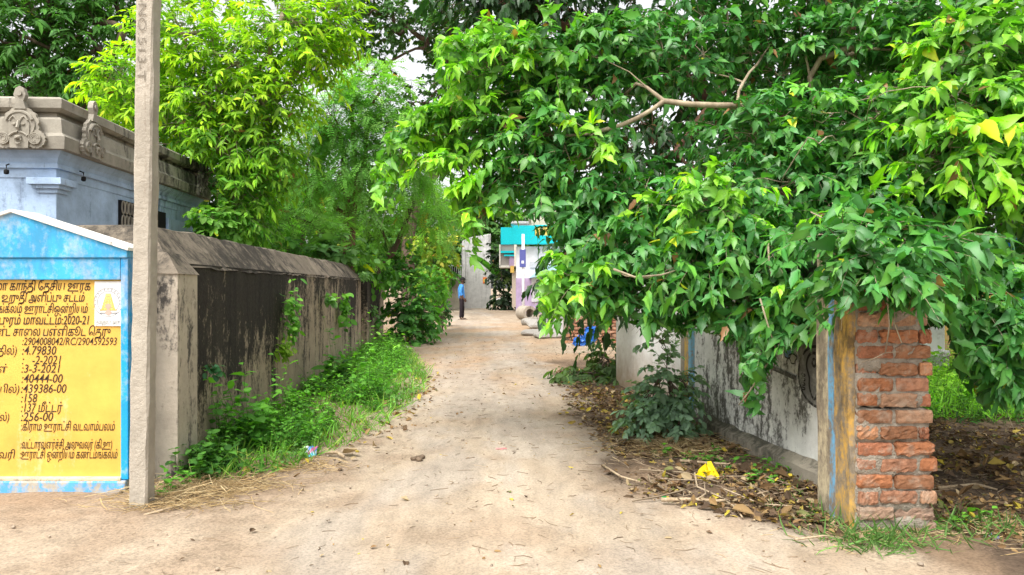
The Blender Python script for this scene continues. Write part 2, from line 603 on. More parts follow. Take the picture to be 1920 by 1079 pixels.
def tree(name, label, cat, base, trunk_paths, blobs, tm, leaf, twig, nleaf, mat, bark, r_root=.15, r_tip=.006, droop=.5, hang=.5,
         pal=(MATURE, YOUNG, YELLOW), group=None, sub=8, outward=None, stems=True, sides=6, sizevar=.25, twig_r=.004, step=.25, flat=.9, nmul=1.0, keep=None, power=2.3, tipy=(.35, .85), dead=.003, wild=.22):
    """blobs: (centre, (rx,ry,rz), n_twigs, young 0..1); leaves sit along drooping twigs, twigs on a grown skeleton"""
    th = thing(name, label, cat, base, group)
    sk = Skel()
    for tp in trunk_paths:
        if tp[0] is None:
            q = sk.near(np.array(tp[1])); sk.path(tp[2:], q, step)
        else:
            sk.path(tp, -1, step)
    cen = np.mean([b[0] for b in blobs], 0) if outward is None else np.array(outward)
    S = []; D = []; L = []; Y = []; T = []
    for (c, r, n, y) in blobs:
        n = max(2, int(n * nmul))
        c = np.array(c); r = np.array(r if not np.isscalar(r) else (r, r, r))
        u = runit(n); rad = rng.random(n) ** .45
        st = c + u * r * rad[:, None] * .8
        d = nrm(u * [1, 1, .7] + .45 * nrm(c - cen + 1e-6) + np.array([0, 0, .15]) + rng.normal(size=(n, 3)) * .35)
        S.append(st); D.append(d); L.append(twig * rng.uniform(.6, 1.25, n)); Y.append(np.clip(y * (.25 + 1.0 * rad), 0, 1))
        k = max(1, n // sub)
        T.append(c + runit(k) * r * (rng.random((k, 1)) ** .5) * .6)
    S = np.concatenate(S); D = np.concatenate(D); L = np.concatenate(L); Y = np.concatenate(Y); T = np.concatenate(T)
    od = np.argsort(np.linalg.norm(T - np.array(sk.p[-1]), axis=1))
    for i in od: sk.grow(T[i], step)
    BV, BF = sk.geom(r_tip, r_root, sides, power)
    A = np.array(sk.p)
    # twigs
    n = len(S)
    ts = np.linspace(0, 1, 5)
    def at(t):
        t = np.asarray(t)
        return S[:, None] + D[:, None] * (L[:, None] * t)[..., None] + np.array([0, 0, -1.0]) * (droop * L[:, None] * t ** 2)[..., None]
    if stems:
        pts = at(np.tile(ts, (n, 1)))
        nn = np.array([np.argmin(((A - q) ** 2).sum(1)) for q in S])
        p0 = np.concatenate([A[nn]] + [pts[:, i] for i in range(4)]); p1 = np.concatenate([S] + [pts[:, i + 1] for i in range(4)])
        rr = np.concatenate([np.full(n, twig_r * 1.3)] + [np.full(n, twig_r * (1 - .2 * i)) for i in range(4)])
        if keep is not None:
            k = np.tile(keep(pts[:, 3]), 5); p0, p1, rr = p0[k], p1[k], rr[k]
        TV, TF = frusta(p0, p1, rr, rr * .85, 3)
        BF = np.concatenate([np.pad(BF, 0), TF + len(BV)]); BV = np.concatenate([BV, TV])
    link('trunk', np_mesh('trunk', BV - np.array(base), [BF]), th, [bark])
    # leaves
    t = np.clip(np.linspace(.12, 1, nleaf)[None] + rng.normal(size=(n, nleaf)) * .05, 0.02, 1)
    pos = at(t).reshape(-1, 3)
    tang = nrm(D[:, None] + np.array([0, 0, -1.0]) * (2 * droop * t)[..., None])
    sidev = nrm(np.cross(tang, np.array([0, 0, 1.0]) + rng.normal(size=(n, nleaf, 3)) * .25))
    sgn = np.where((np.arange(nleaf) % 2) == 0, 1.0, -1.0)[None, :, None]
    endf = (t ** 3)[..., None]
    ax = nrm(tang * (.45 + .6 * endf) + sidev * sgn * (.9 - .6 * endf) + np.array([0, 0, -hang]) + rng.normal(size=(n, nleaf, 3)) * wild).reshape(-1, 3)
    up = nrm(np.array([0, 0, flat]) + nrm(np.repeat(D, nleaf, 0)) * .35 + rng.normal(size=(n * nleaf, 3)) * (.15 + .9 * wild))
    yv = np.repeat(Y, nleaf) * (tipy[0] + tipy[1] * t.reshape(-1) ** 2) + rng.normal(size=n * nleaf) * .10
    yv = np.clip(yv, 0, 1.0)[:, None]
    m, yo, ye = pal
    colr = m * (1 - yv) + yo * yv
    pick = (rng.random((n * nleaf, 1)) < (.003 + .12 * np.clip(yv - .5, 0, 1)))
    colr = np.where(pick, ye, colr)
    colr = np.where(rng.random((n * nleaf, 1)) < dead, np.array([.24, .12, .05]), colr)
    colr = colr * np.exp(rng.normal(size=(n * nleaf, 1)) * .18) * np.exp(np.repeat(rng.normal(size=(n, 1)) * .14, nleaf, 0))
    size = leaf * np.exp(rng.normal(size=n * nleaf) * sizevar)
    if keep is not None:
        k = keep(pos + ax * size[:, None] * .6); pos, ax, up, size, colr = pos[k], ax[k], up[k], size[k], colr[k]
    V, F, C = leaves(tm, pos, ax, up, size, np.clip(colr, 0, .8))
    link('crown', np_mesh('crown', V - np.array(base), F, C), th, [mat])
    return th


def pxy(q):
    return 960 + q[:, 0] / q[:, 1] * FPX, 539.5 - (q[:, 2] - CAM_H) / q[:, 1] * FPX


def pblob(px, py, Y, rx, ry, rd, n, y=0.0):
    """an ellipsoid of twigs at depth Y; rx, ry are its half sizes in photo pixels at that depth"""
    return (P(px, py, Y), (rx * Y / FPX, rd, ry * Y / FPX), n, y)


# ------------------------------------------------------------------ ground and lane
def lane_x(y):
    y = np.asarray(y, float)
    return .30 - .0678 * (y - 4.0)


def humus_mask(x, y):
    xb = .60 + np.maximum(0, 4.9 - y) * 1.0 + (fbm(x * 1.5, y * 1.5, 4, 31) - .5) * 1.0
    m = sstep(0, .40, x - xb)
    far = sstep(15.5, 12.5, y + (fbm(x, y, 3, 8) - .5) * 3)
    return m * far


def gz(x, y):
    x = np.asarray(x, float); y = np.asarray(y, float)
    z = .018 * (fbm(x * 1.1, y * 1.1, 3, 3) - .5) + .012 * (fbm(x * 5, y * 5, 3, 5) - .5)
    off = np.abs(x - lane_x(y))
    near = sstep(60, 30, y)
    z = z + (.05 * sstep(1.0, 2.2, off) * fbm(x * 2, y * 2, 3, 9)) * near
    return z * near + 0


def grid(xs, ys):
    X, Y = np.meshgrid(xs, ys)
    n, m = len(xs), len(ys)
    i = np.arange(m - 1)[:, None] * n + np.arange(n - 1)[None]
    return X.ravel(), Y.ravel(), np.stack([i, i + 1, i + 1 + n, i + n], -1).reshape(-1, 4)


DUST = np.array([.40, .318, .232]); SAND = np.array([.42, .275, .165]); CONC = np.array([.39, .345, .295]); HUM = np.array([.115, .08, .055]); SOIL = np.array([.27, .185, .12])


def soil_col(x, y):
    n1 = fbm(x * .8, y * .8, 4, 21)[:, None]; n2 = fbm(x * 3.1, y * 3.1, 4, 25)[:, None]
    c = DUST * (1 - .45 * sstep(.4, .7, n2)) + SOIL * (.45 * sstep(.4, .7, n2))
    sandy = (sstep(9, 14, y) * sstep(34, 24, y))[:, None] * sstep(.35, .6, n1)
    c = c * (1 - .7 * sandy) + SAND * .7 * sandy
    verge = sstep(1.25, 1.9, lane_x(y) - x + .5 * (n2[:, 0] - .5))[:, None] * sstep(3.9, 5.2, y)[:, None]
    c = c * (1 - .6 * verge) + SOIL * .6 * verge
    h = humus_mask(x, y)[:, None]
    hm = HUM * (1 - sstep(.45, .7, n2)) + SOIL * .8 * sstep(.45, .7, n2)
    return c * (1 - h) + hm * h


xs = np.concatenate([-np.geomspace(300, 6.1, 40), np.arange(-6, 6.01, .06), np.geomspace(6.1, 300, 40)])
ys = np.concatenate([[-60, -30, -12, -5, -1], np.arange(0, 2.4, .3), np.arange(2.4, 14, .06), np.arange(14, 62, .3), np.geomspace(63, 900, 40)])
gx, gy, gf = grid(xs, ys)
b = NB('soil')
c = b.attr()['Color']
fine = b.noise(55, None, 5, .7)
mid = b.noise(7, None, 5, .65)
peb = b.voro(38)
c = b.mix(1.0, c, b.ramp(fine, [(.25, .45), (.55, 1.0), (.8, 1.25)]), 'MULTIPLY')
c = b.mix(1.0, c, b.ramp(mid, [(.3, .78), (.6, 1.05)]), 'MULTIPLY')
c = b.mix(b.math('MULTIPLY', b.ramp(peb, [(.10, 1.0), (.22, 0.0)]), b.ramp(mid, [(.5, 0.0), (.62, .6)])), c, (.30, .25, .20))
hgt = b.math('ADD', b.math('MULTIPLY', fine, .5), b.math('MULTIPLY', mid, 1.2))
SOILM = b.done(b.pbr(c, .95, .12, b.bump(hgt, .7, .02)))
tag(link('ground', np_mesh('ground', np.stack([gx, gy, gz(gx, gy)], 1), [gf], soil_col(gx, gy)), None, [SOILM]), kind='structure')

# the concrete lane, half buried in dust
ss = np.linspace(-1.75, 1.75, 60)
rys = np.concatenate([np.arange(-4, 2.4, .3), np.arange(2.4, 14, .06), np.arange(14, 58, .3)])
rx, ry, rf = grid(ss, rys)
wx = rx + lane_x(ry)
edge = 1.08 + (fbm(wx * 1.3, ry * .8, 4, 40) - .5) * 1.1 + .25 * sstep(5.5, 3.6, ry)
ed = sstep(.28, -.28, np.abs(rx) - edge)
rz = gz(wx, ry) + .008 - .05 * (1 - sstep(0.0, .35, ed))
dusty = (fbm(wx * 1.6, ry * .9, 5, 44) * .75 + .25 * fbm(wx * 6, ry * 3, 3, 47))
k = (.5 * sstep(.62, .40, dusty) * sstep(.3, .95, ed) * (1 - humus_mask(wx, ry)))[:, None]
rc = soil_col(wx, ry) * (1 - k) + CONC * k
trk = fbm(rx * 3.2 + 9, ry * .22, 4, 71) * .7 + .3 * fbm(rx * 9, ry * .6, 3, 73)
rc = rc * (.90 + .18 * sstep(.3, .68, trk))[:, None]
b = NB('lane_concrete')
c = b.attr()['Color']
fine = b.noise(70, None, 5, .7)
streak = b.noise(5, b.scaled((1.6, .5, 1)), 6, .65)
c = b.mix(1.0, c, b.ramp(fine, [(.25, .5), (.55, 1.0), (.8, 1.2)]), 'MULTIPLY')
c = b.mix(1.0, c, b.ramp(streak, [(.3, .80), (.6, 1.06)]), 'MULTIPLY')
spk = b.voro(60)
c = b.mix(b.ramp(spk, [(.08, .5), (.17, 0.0)]), c, (.28, .26, .24))
LANE = b.done(b.pbr(c, .92, .15, b.bump(b.math('ADD', b.math('MULTIPLY', fine, .5), streak), .5, .012)))
tag(link('road', np_mesh('road', np.stack([wx, ry, rz], 1), [rf], rc), None, [LANE]), kind='structure')


# ------------------------------------------------------------------ materials of the masonry
def m_stained(name, base, dark, lo=.42, hi=.6, zfall=(0.2, 1.7), zamt=.25, streak=(7, 7, .55), fine_amt=.35, patch=None, bump=.5, mottle=.35):
    """plaster with long black algae runs that start at the top"""
    b = NB(name)
    x, y, z = b.sep()
    run = b.noise(1.0, b.scaled(streak), 10, .70, .5)
    big = b.noise(.55, b.scaled((1, 1, .8)), 4, .6)
    grit = b.noise(28, None, 6, .7)
    zz = b.node('ShaderNodeMapRange'); b.put(zz.inputs[0], z)
    zz.inputs[1].default_value, zz.inputs[2].default_value, zz.inputs[3].default_value, zz.inputs[4].default_value = zfall[0], zfall[1], -zamt, zamt
    v = b.math('ADD', b.math('ADD', b.math('MULTIPLY_ADD', run, 1.1, -.55), b.math('MULTIPLY', big, 1.0)), zz.outputs[0])
    v = b.math('ADD', v, b.math('MULTIPLY', b.math('SUBTRACT', grit, .5), fine_amt))
    v = b.math('ADD', v, b.math('MULTIPLY', b.math('SUBTRACT', b.noise(7, b.scaled((1, 1, .7)), 7, .72), .5), mottle))
    if patch is not None:                                   # (y where it fades, width, amount)
        mr = b.node('ShaderNodeMapRange'); b.put(mr.inputs[0], y)
        mr.inputs[1].default_value, mr.inputs[2].default_value, mr.inputs[3].default_value, mr.inputs[4].default_value = patch[0], patch[0] + patch[1], patch[2], 0
        v = b.math('ADD', v, mr.outputs[0])
    f = b.math('MULTIPLY', b.ramp(v, [(lo, 0.0), (hi, 1.0)]), b.ramp(b.noise(1.0, b.scaled((streak[0] * 2.6, streak[1] * 2.6, streak[2] * 1.3)), 5, .7), [(.35, 1.0), (.75, .93)]))
    tone = b.mix(b.ramp(b.noise(3.2, None, 6, .7), [(.3, 0.0), (.7, 1.0)]), tuple(q * .72 for q in base), tuple(min(.9, q * 1.15) for q in base))
    c = b.mix(f, tone, b.mix(b.ramp(grit, [(.35, 0.0), (.75, 1.0)]), dark, tuple(q * 1.7 + .010 for q in dark)))
    return b.done(b.pbr(c, .93, .15, b.bump(b.math('ADD', grit, b.noise(6, None, 5, .7)), bump, .012)))


def m_worn(name, under=(.34, .29, .22), wear=(.50, .58), scale=9, fine=30, rough=.75, amt=1.0, streak=(1, 1, .6), grime=0.0):
    """paint (the mesh's own colour) flaked off to the plaster below"""
    b = NB(name)
    n = b.math('ADD', b.math('MULTIPLY', b.noise(scale, b.scaled(streak), 6, .7), .65), b.math('MULTIPLY', b.noise(fine, None, 5, .7), .35))
    f = b.math('MULTIPLY', b.ramp(n, [(wear[0], 0.0), (wear[1], 1.0)]), amt)
    tone = b.mix(1.0, b.attr()['Color'], b.ramp(b.noise(4, None, 5, .6), [(.3, .82), (.7, 1.06)]), 'MULTIPLY')
    und = b.mix(b.noise(18, None, 5, .7), tuple(q * .45 for q in under), tuple(min(.9, q * 1.5) for q in under))
    c = b.mix(f, tone, und)
    if grime:
        g = b.math('ADD', b.noise(7, b.scaled((1, 1, .5)), 7, .7), b.math('MULTIPLY', b.math('SUBTRACT', b.sep()[2], .8), .10))
        c = b.mix(b.math('MULTIPLY', b.ramp(g, [(.50, 0.0), (.66, 1.0)]), grime), c, (.05, .04, .03))
    return b.done(b.pbr(c, rough, .25, b.bump(b.math('SUBTRACT', b.noise(fine, None, 6, .7), b.math('MULTIPLY', f, .5)), .35, .006)))


WALLM = m_stained('stained_plaster', (.43, .345, .25), (.022, .019, .016), .40, .62, (0.1, 1.6), .20, (2.3, 2.3, .30), .7, (.6, 4.0, .09), .6, 1.0)
CAPM = m_stained('cap_plaster', (.20, .165, .125), (.035, .03, .024), .42, .66, (1.3, 2.2), .03, (5, 5, 2), .6, None, .8, .7)
PILM = m_stained('pale_weathered_plaster', (.50, .43, .34), (.05, .045, .04), .50, .62, (0.0, 1.7), .02, (6, 6, 1.6), .4)
WHITEM = m_stained('limewash', (.74, .73, .69), (.085, .08, .07), .52, .68, (0.0, 1.5), .06, (8, 8, 2.2), .7, None, .5, .7)
CONCM = m_stained('pole_concrete', (.41, .365, .30), (.16, .13, .10), .58, .74, (0, 6), .02, (14, 14, 1), .5, None, .8)
STONEM = m_stained('temple_stone', (.34, .31, .255), (.05, .046, .04), .50, .66, (2.9, 3.8), .03, (7, 7, 1.2), .35)
BLUEM = m_stained('blue_limewash', (.41, .535, .71), (.10, .13, .19), .56, .80, (2.0, 3.3), .03, (9, 9, 1.0), .5)
PAINTM = m_worn('old_paint')
PAINT_FRESH = m_worn('sign_paint', (.62, .68, .72), (.48, .64), 5, 26, .6, .6, (1, 1, .5), .25)
FLATC = m_col('coloured_surface')
DARKM = m_plain('matt_black', (.012, .012, .012), .9)  # black that stands for unlit depth in window and doorway, also hook colour
GREYM = m_stained('grey_render', (.54, .53, .52), (.16, .155, .15), .54, .74, (0, 4), .04, (6, 6, .8), .4)

# ------------------------------------------------------------------ lane wall on the left (an L: along the lane and behind the sign)
WC = np.array([-2.47, 5.40])
WF = WC + ROAD * 10.3
t = thing('boundary_wall', 'long plaster wall streaked black with a sloping cap along the left side of the lane', 'wall', (WC[0], WC[1], 0))
body = [(0, -.2), (0, 1.585), (.30, 1.60), (.62, 1.585), (.62, -.2)]
MB().sweep([(-14, WC[1]), WC, WF], body, True).build('wall_face', WALLM, t)
MB().sweep([(-14, WC[1]), WC, WF + ROAD * .003], [(-.012, 1.55), (.10, 1.69), (.25, 1.868), (.35, 1.885), (.63, 1.56), (.31, 1.62)], True, .12, .007).build('cap', CAPM, t)
# corner pilaster
m = MB()
px0, px1 = WC[0] - .26, WC[0] + .085
m.sweep([(px0, WC[1] - .075), (px1, WC[1] - .075), np.array([px1, WC[1] - .075]) + ROAD * .40], [(0, -.2), (0, 1.50), (.25, 1.50), (.25, -.2)], True)
m.build('pilaster', PILM, t)
MB().sweep([(px0 - .01, WC[1] - .085), (px1 + .01, WC[1] - .085), np.array([px1 + .01, WC[1] - .085]) + ROAD * .42],
           [(-.004, 1.497), (.135, 1.655), (.27, 1.655), (.27, 1.497)], True, .2, .003).build('pilaster_cap', CAPM, t)
# the older stretch further on
W2 = WF + ROAD * .02
t2 = thing('boundary_wall', 'older rounded stretch of stained wall between the long black wall and the bushes', 'wall', (W2[0], W2[1], 0))
MB().sweep([W2 + [.03, 0], W2 + [.03, 0] + ROAD * 4.2], [(0, -.2), (0, 1.48), (.08, 1.62), (.2, 1.70), (.34, 1.70), (.46, 1.62), (.54, 1.48), (.54, -.2)], True, .6, .003).build('wall_face', WALLM, t2)
MB().box(np.append(W2 + ROAD * .16 + [.06, 0], .72), (.14, .3, 1.62), math.atan(.068)).build('pilaster', WALLM, t2, bevel=.01)

# ------------------------------------------------------------------ small blue temple behind the wall
TO = np.array([-5.5, 9.0]); UA = np.array([.9977, .0678]); VA = np.array([-.0678, .9977])
def T3(u, v, z): return np.append(TO + UA * u + VA * v, z)
tp = thing('temple', 'small pale blue temple building with a grey stone cornice behind the wall', 'temple', (TO[0], TO[1], 0))
FP = [TO + UA * -7, TO, TO + VA * 4.75, TO + VA * 4.75 + UA * -7]
MB().sweep(FP, [(0, 0), (0, 2.74), (.3, 2.74), (.3, 0)], True).build('wall', BLUEM, tp)
MB().sweep(FP, [(-.012, 2.722), (-.012, 2.83), (-.045, 2.835), (-.045, 2.885), (-.03, 2.89), (-.05, 2.95), (-.10, 3.0), (-.12, 3.035), (.25, 3.035), (.25, 2.722)], True, .5, .002).build('moulding', BLUEM, tp)
MB().sweep(FP, [(-.20, 3.037), (-.215, 3.185), (-.185, 3.20), (-.15, 3.235), (-.13, 3.40), (-.10, 3.425), (.2, 3.425), (.2, 3.037)], True, .5, .003).build('eave', STONEM, tp)
MB().sweep(FP, [(-.03, 3.42), (-.03, 3.50), (.25, 3.50), (.25, 3.42)], True, .5).build('cornice_neck', STONEM, tp)
MB().sweep(FP, [(-.09, 3.497), (-.14, 3.535), (-.14, 3.64), (-.10, 3.67), (.3, 3.67), (.3, 3.497)], True, .5, .003).build('coping', STONEM, tp)
MB().prism([(-6.9, -.02), (.0, -.02), (.0, 4.77), (-6.9, 4.77)], np.append(TO, 3.55), np.append(UA, 0), np.append(VA, 0), (0, 0, 1), 0, .05).build('roof', STONEM, tp)


def kudu(mb, o, ax, nv, s=1.0):
    """round carved medallion: scalloped wheel, side curls, crest, and a face in low relief"""
    ay = np.array([0, 0, 1.0])
    def disc(cx, cy, r, d0, d1, k=0, amp=.0, n=40):
        th = np.arange(n) / n * 2 * math.pi
        rr = r * (1 + amp * np.abs(np.sin(th * k / 2)) - amp)
        mb.prism(np.stack([cx + rr * np.cos(th), cy + rr * np.sin(th)], 1) * s, o, ax, ay, nv, d0 * s, d1 * s)
    def cord(pts, r):
        mb.tube([o + (ax * p[0] + ay * p[1] + nv * p[2]) * s for p in pts], r * s, 6)
    disc(0, .30, .235, 0, .05, 26, .10); disc(0, .30, .185, .04, .07); 
    disc(-.19, .12, .125, .01, .06, 16, .12); disc(.19, .12, .125, .01, .06, 16, .12)
    disc(-.19, .12, .075, .05, .085); disc(.19, .12, .075, .05, .085)
    mb.prism(np.array([(-.075, .50), (.075, .50), (.045, .60), (.075, .68), (.05, .76), (0, .79), (-.05, .76), (-.075, .68), (-.045, .60)]) * s, o, ax, ay, nv, 0, .07 * s)
    disc(0, .695, .035, .06, .09)
    mb.prism(np.array([(-.11, 0), (.11, 0), (.13, .3), (.07, .45), (-.07, .45), (-.13, .3)]) * s, o, ax, ay, nv, .05 * s, .085 * s)
    th = np.linspace(.2, math.pi - .2, 12)
    cord([(.16 * math.cos(a), .33 + .13 * math.sin(a), .08) for a in th], .02)
    for sd in (-1, 1):
        cord([(sd * (.02 + .09 * q), .345 + .05 * math.sin(q * 3.1), .09) for q in np.linspace(0, 1, 7)], .012)
        cord([(sd * (.01 + .10 * q), .20 - .05 * q * q, .095) for q in np.linspace(0, 1, 6)], .014)
        mb.rough(o + (ax * sd * .055 + ay * .30 + nv * .09) * s, np.array([.05, .03, .03]) * s, 0, .001, (3, 3, 3), 3)
        for q in range(3):
            cord([(sd * (.19 + (.03 + .02 * q) * math.cos(a)), .12 + (.03 + .02 * q) * math.sin(a), .085) for a in np.linspace(0, 5, 12)], .008)
    cord([(0, .34, .09), (0, .29, .105), (0, .25, .12), (0, .235, .105)], .022)
    mb.rough(o + (ay * .13 + nv * .09) * s, np.array([.08, .09, .05]) * s, 0, .003, (4, 4, 4), 3)
    cord([(.04 * math.cos(a), .09 + .04 * math.sin(a), .11) for a in np.linspace(0, 5.5, 12)], .011)


u3, v3, n3 = np.append(UA, 0), np.append(VA, 0), np.array([-VA[0], -VA[1], 0.])
for (u, v, ax, nv, s) in ((-.27, 0, u3, -v3, .92), (0, .42, v3, u3, .92), (0, 4.45, v3, u3, .92), (-3.2, 0, u3, -v3, .92)):
    k = MB(); kudu(k, T3(u, v, 3.03) + nv * .20, ax, nv, s)
    k.build('carved_ornament', STONEM, tp, smooth=False)
# corner pilasters with capitals, panel, grille window and doorway on the lane side
def pilaster(mb, u, v):
    c = T3(u, v, 1.3); mb.box(c, (.19, .19, 2.5), math.atan(.068))
    for z, w in ((2.56, .24), (2.61, .32), (2.67, .40)): mb.box(T3(u, v, z), (w, w, .05 if z < 2.65 else .08), math.atan(.068))
for u, v in ((-.08, .08), (-.08, 4.67)):
    m = MB(); pilaster(m, u + .002, v - .002); m.build('pilaster', BLUEM, tp, bevel=.006)
m = MB()
m.box(T3(.012, 1.92, 2.1), (.05, .56, 1.1), math.atan(.068)); m.build('window_dark_slab', DARKM, tp)  # black slab on the wall face stands for shade inside the window
m = MB()
for i in range(5):
    for j in range(5):
        c = T3(.045, 1.70 + i * .11, 1.75 + j * .2)
        m.tube([c + v3 * .045 * math.cos(a) + np.array([0, 0, .09 * math.sin(a)]) for a in np.linspace(0, 2 * math.pi, 13)], .012, 5, cap=False)
m.build('window_grille', STONEM, tp)
MB().box(T3(.012, 3.1, 1.9), (.05, .34, 1.45), math.atan(.068)).build('doorway', DARKM, tp)  # black slab in place of the unlit depth of a doorway
MB().box(T3(.02, 3.85, 1.85), (.05, .95, 1.4), math.atan(.068)).build('wall_panel', BLUEM, tp, bevel=.01)
for (u, v, du) in ((-.50, -.05, 0), (.05, .42, 1)):
    m = MB(); c = T3(u, v, 2.80) + (u3 if du else -v3) * .02
    m.tube([c + (0, 0, .07), c + (u3 if du else -v3) * .05 + (0, 0, .05), c + (u3 if du else -v3) * .05 + (0, 0, -.01)], .009, 6)
    m.rough(c + (u3 if du else -v3) * .05 + np.array([0, 0, -.03]), (.05, .05, .06), 0, .001, (3, 3, 3), 4)
    m.build('lamp_hook', DARKM, tp, smooth=True)


# ------------------------------------------------------------------ painted notice board
def text_geom(s, size=1.0, offset=.0, shear=0.0):
    cu = bpy.data.curves.new('txt', 'FONT'); cu.body = s; cu.size = size; cu.offset = offset; cu.shear = shear
    cu.resolution_u = 3
    o = bpy.data.objects.new('txt', cu); COL.objects.link(o)
    dg = bpy.context.evaluated_depsgraph_get()
    me = bpy.data.meshes.new_from_object(o.evaluated_get(dg))
    V = np.array([v.co[:] for v in me.vertices]).reshape(-1, 3); F = [tuple(p.vertices) for p in me.polygons]
    bpy.data.objects.remove(o); bpy.data.curves.remove(cu); bpy.data.meshes.remove(me)
    return V, F


def tamil_geom(s, of, shear):
    """text whose three letters with overlapping outlines get their missing strokes as ribbons"""
    V, F = text_geom(s, 1.0, of, 0)
    if not any(c in s for c in 'தஉஊ'):
        V[:, 0] += shear * V[:, 1]
        return V, F
    ref, _ = text_geom('ட'); rx = ref[:, 0].max(); H = ref[:, 1].max()
    adv = lambda q: text_geom(q + 'ட')[0][:, 0].max() - rx if q else 0.0
    Vs = [V]; F = list(F); n = len(V); w = .035 + of
    for i, c in enumerate(s):
        if c not in 'தஉஊ': continue
        x0 = adv(s[:i]); W = adv(s[:i + 1]) - x0
        if c == 'த': st = [[(.88, .42), (.93, .2), (.92, -.02), (.82, -.2), (.62, -.28), (.3, -.27)]]
        elif c == 'உ': st = [[(.55, .95), (.78, .82), (.8, .6), (.62, .38), (.35, .22), (.16, .10), (.14, .0), (.3, -.03), (1.0, -.03)]]
        else: st = [[(.26, .95), (.36, .82), (.37, .6), (.29, .38), (.16, .22), (.08, .08), (.07, -.05), (.15, -.1), (.96, -.1)]]
        for L in st:
            A = np.array(L) * [W, H] + [x0, 0]
            t = nrm(np.gradient(A, axis=0)); q = np.stack([-t[:, 1], t[:, 0]], 1) * w
            R = np.concatenate([A + q, A - q]); k = len(A)
            Vs.append(np.column_stack([R, np.zeros(2 * k)]))
            F += [(n + j, n + j + 1, n + k + j + 1, n + k + j) for j in range(k - 1)]; n += 2 * k
    V = np.concatenate(Vs); V[:, 0] += shear * V[:, 1]
    return V, F


SY = 5.03
def S(px, py, dy=0.0): return P(px, py, SY) + np.array([0, dy, 0])
sx1 = P(240, 0, SY)[0]; sxp = P(226, 0, SY)[0]; sxc = P(25, 0, SY)[0]; sx0 = 2 * sxc - sx1; sx0p = 2 * sxc - sxp
def zz(py): return float(P(0, py, SY)[2])
sb = thing('notice_board', 'yellow and blue painted masonry notice board with Tamil lettering beside the concrete pole', 'notice board', ((sx0 + sx1) / 2, SY + .1, 0))
BLUEP = (.015, .34, .72); CYAN = (.05, .39, .70)
m = MB()
for a, c_ in ((sx0, sx0p), (sxp, sx1)): m.box(((a + c_) / 2, SY + .11, (zz(900) + zz(484)) / 2), (abs(c_ - a), .22, zz(484) - zz(900)), col=BLUEP)
m.box(((sx0 + sx1) / 2, SY + .11, (zz(525) + zz(484)) / 2), (sxp - sx0p - .004, .218, zz(484) - zz(525)), col=CYAN)
m.build('frame', PAINT_FRESH, sb, bevel=.006)
MB().box(((sx0 + sx1) / 2, SY + .12, (zz(525) + zz(896)) / 2), (sxp - sx0p + .01, .18, zz(525) - zz(896) + .004), col=(.74, .43, .085)).build('panel', m_worn('yellow_paint', (.80, .70, .42), (.55, .70), 3, 22, .5, .5, (3, 3, .35)), sb)
m = MB()
m.prism([(sx0 - .02, zz(484)), (sx1 + .0, zz(484)), (sx1 + .0, zz(470)), (sxc, zz(398)), (sx0 - .02, zz(470))], (0, SY + .0, 0), (1, 0, 0), (0, 0, 1), (0, 1, 0), -.012, .23, col=CYAN)
m.build('pediment', PAINT_FRESH, sb, bevel=.006)
m = MB()
for sgn in (1, -1):
    e = sxc + sgn * (sx1 - sxc + .015)
    m.prism([(sxc, zz(399)), (e, zz(471)), (e, zz(464)), (sxc, zz(393))], (0, SY, 0), (1, 0, 0), (0, 0, 1), (0, 1, 0), -.03, .25, col=(.82, .80, .74))
m.build('pediment_cap', m_worn('white_cap', (.2, .18, .15), (.56, .62), 12), sb, bevel=.004)
m = MB()
m.box(((sx0 + sx1) / 2, SY + .11, (zz(901) - .1) / 2), (sx1 - sx0 - .02, .26, zz(901) + .1), col=(.10, .36, .70))
m.build('plinth', m_worn('plinth_paint', (.42, .38, .31), (.46, .56), 9, 26), sb, bevel=.012)
MB().box(((sx0 + sx1) / 2, SY + .085, zz(898.5)), (sxp - sx0p + .01, .20, .022), col=(.72, .58, .36)).build('ledge', PAINTM, sb, bevel=.005)
# lettering: (text, right or both ends in photo px, baseline, height)
LINES = [("மகாத்மா காந்தி ேதசிய ஊரக", None, 165, 544.6, 17, .016), ("ேவைல உறுதி அளிப்பு சட்டம்", None, 154, 566, 16, .016), ("கண்டமங்கலம் ஊராட்சிஒன்றியம்", None, 160, 587, 16, .014),
         ("விழுப்புரம் மாவட்டம்:2020-21", None, 163, 609, 17, .016), ("சிெமண்ட் சாைல பள்ளிகூட ெதரு", None, 203, 630.5, 17, .010),
         (":2904008042/RC/2904592593", 36, 215, 648, 15, .006), (":4.79830", 36, 101, 666, 17, .010), ("லட்சத்தில்)", None, 26, 666, 16, .008), (":   -2-2021", 36, 110, 684, 17, .008),
         (":3-3-2021", 35, 108, 700, 16, .010), ("நாள்", None, 9, 700, 15, .008), (":40444-00", 35, 113, 719, 17, .010), (":439386-00", 34, 120, 738, 17, .010), ("ரூபாயில்)", None, 31, 738, 15, .008),
         (":158", 34, 65, 756, 17, .010), (":137 மீட்டர்", 34, 113, 774, 17, .010), (":256-00", 34, 95, 791, 17, .010), ("அளவில்)", None, 12, 791, 15, .008),
         (":கிராம ஊராட்சி வடவாம்பலம்", 34, 211, 809, 16, .010), (":வட்டாரவளர்ச்சி அலுவலர் (கி.ஊ)", 33, 206, 843, 16, .010), (":ஊராட்சி ஒன்றியம் கண்டமங்கலம்", 32, 216, 861.6, 16, .010), ("முகவரி", None, 23, 861.6, 15, .008)]
m = MB()
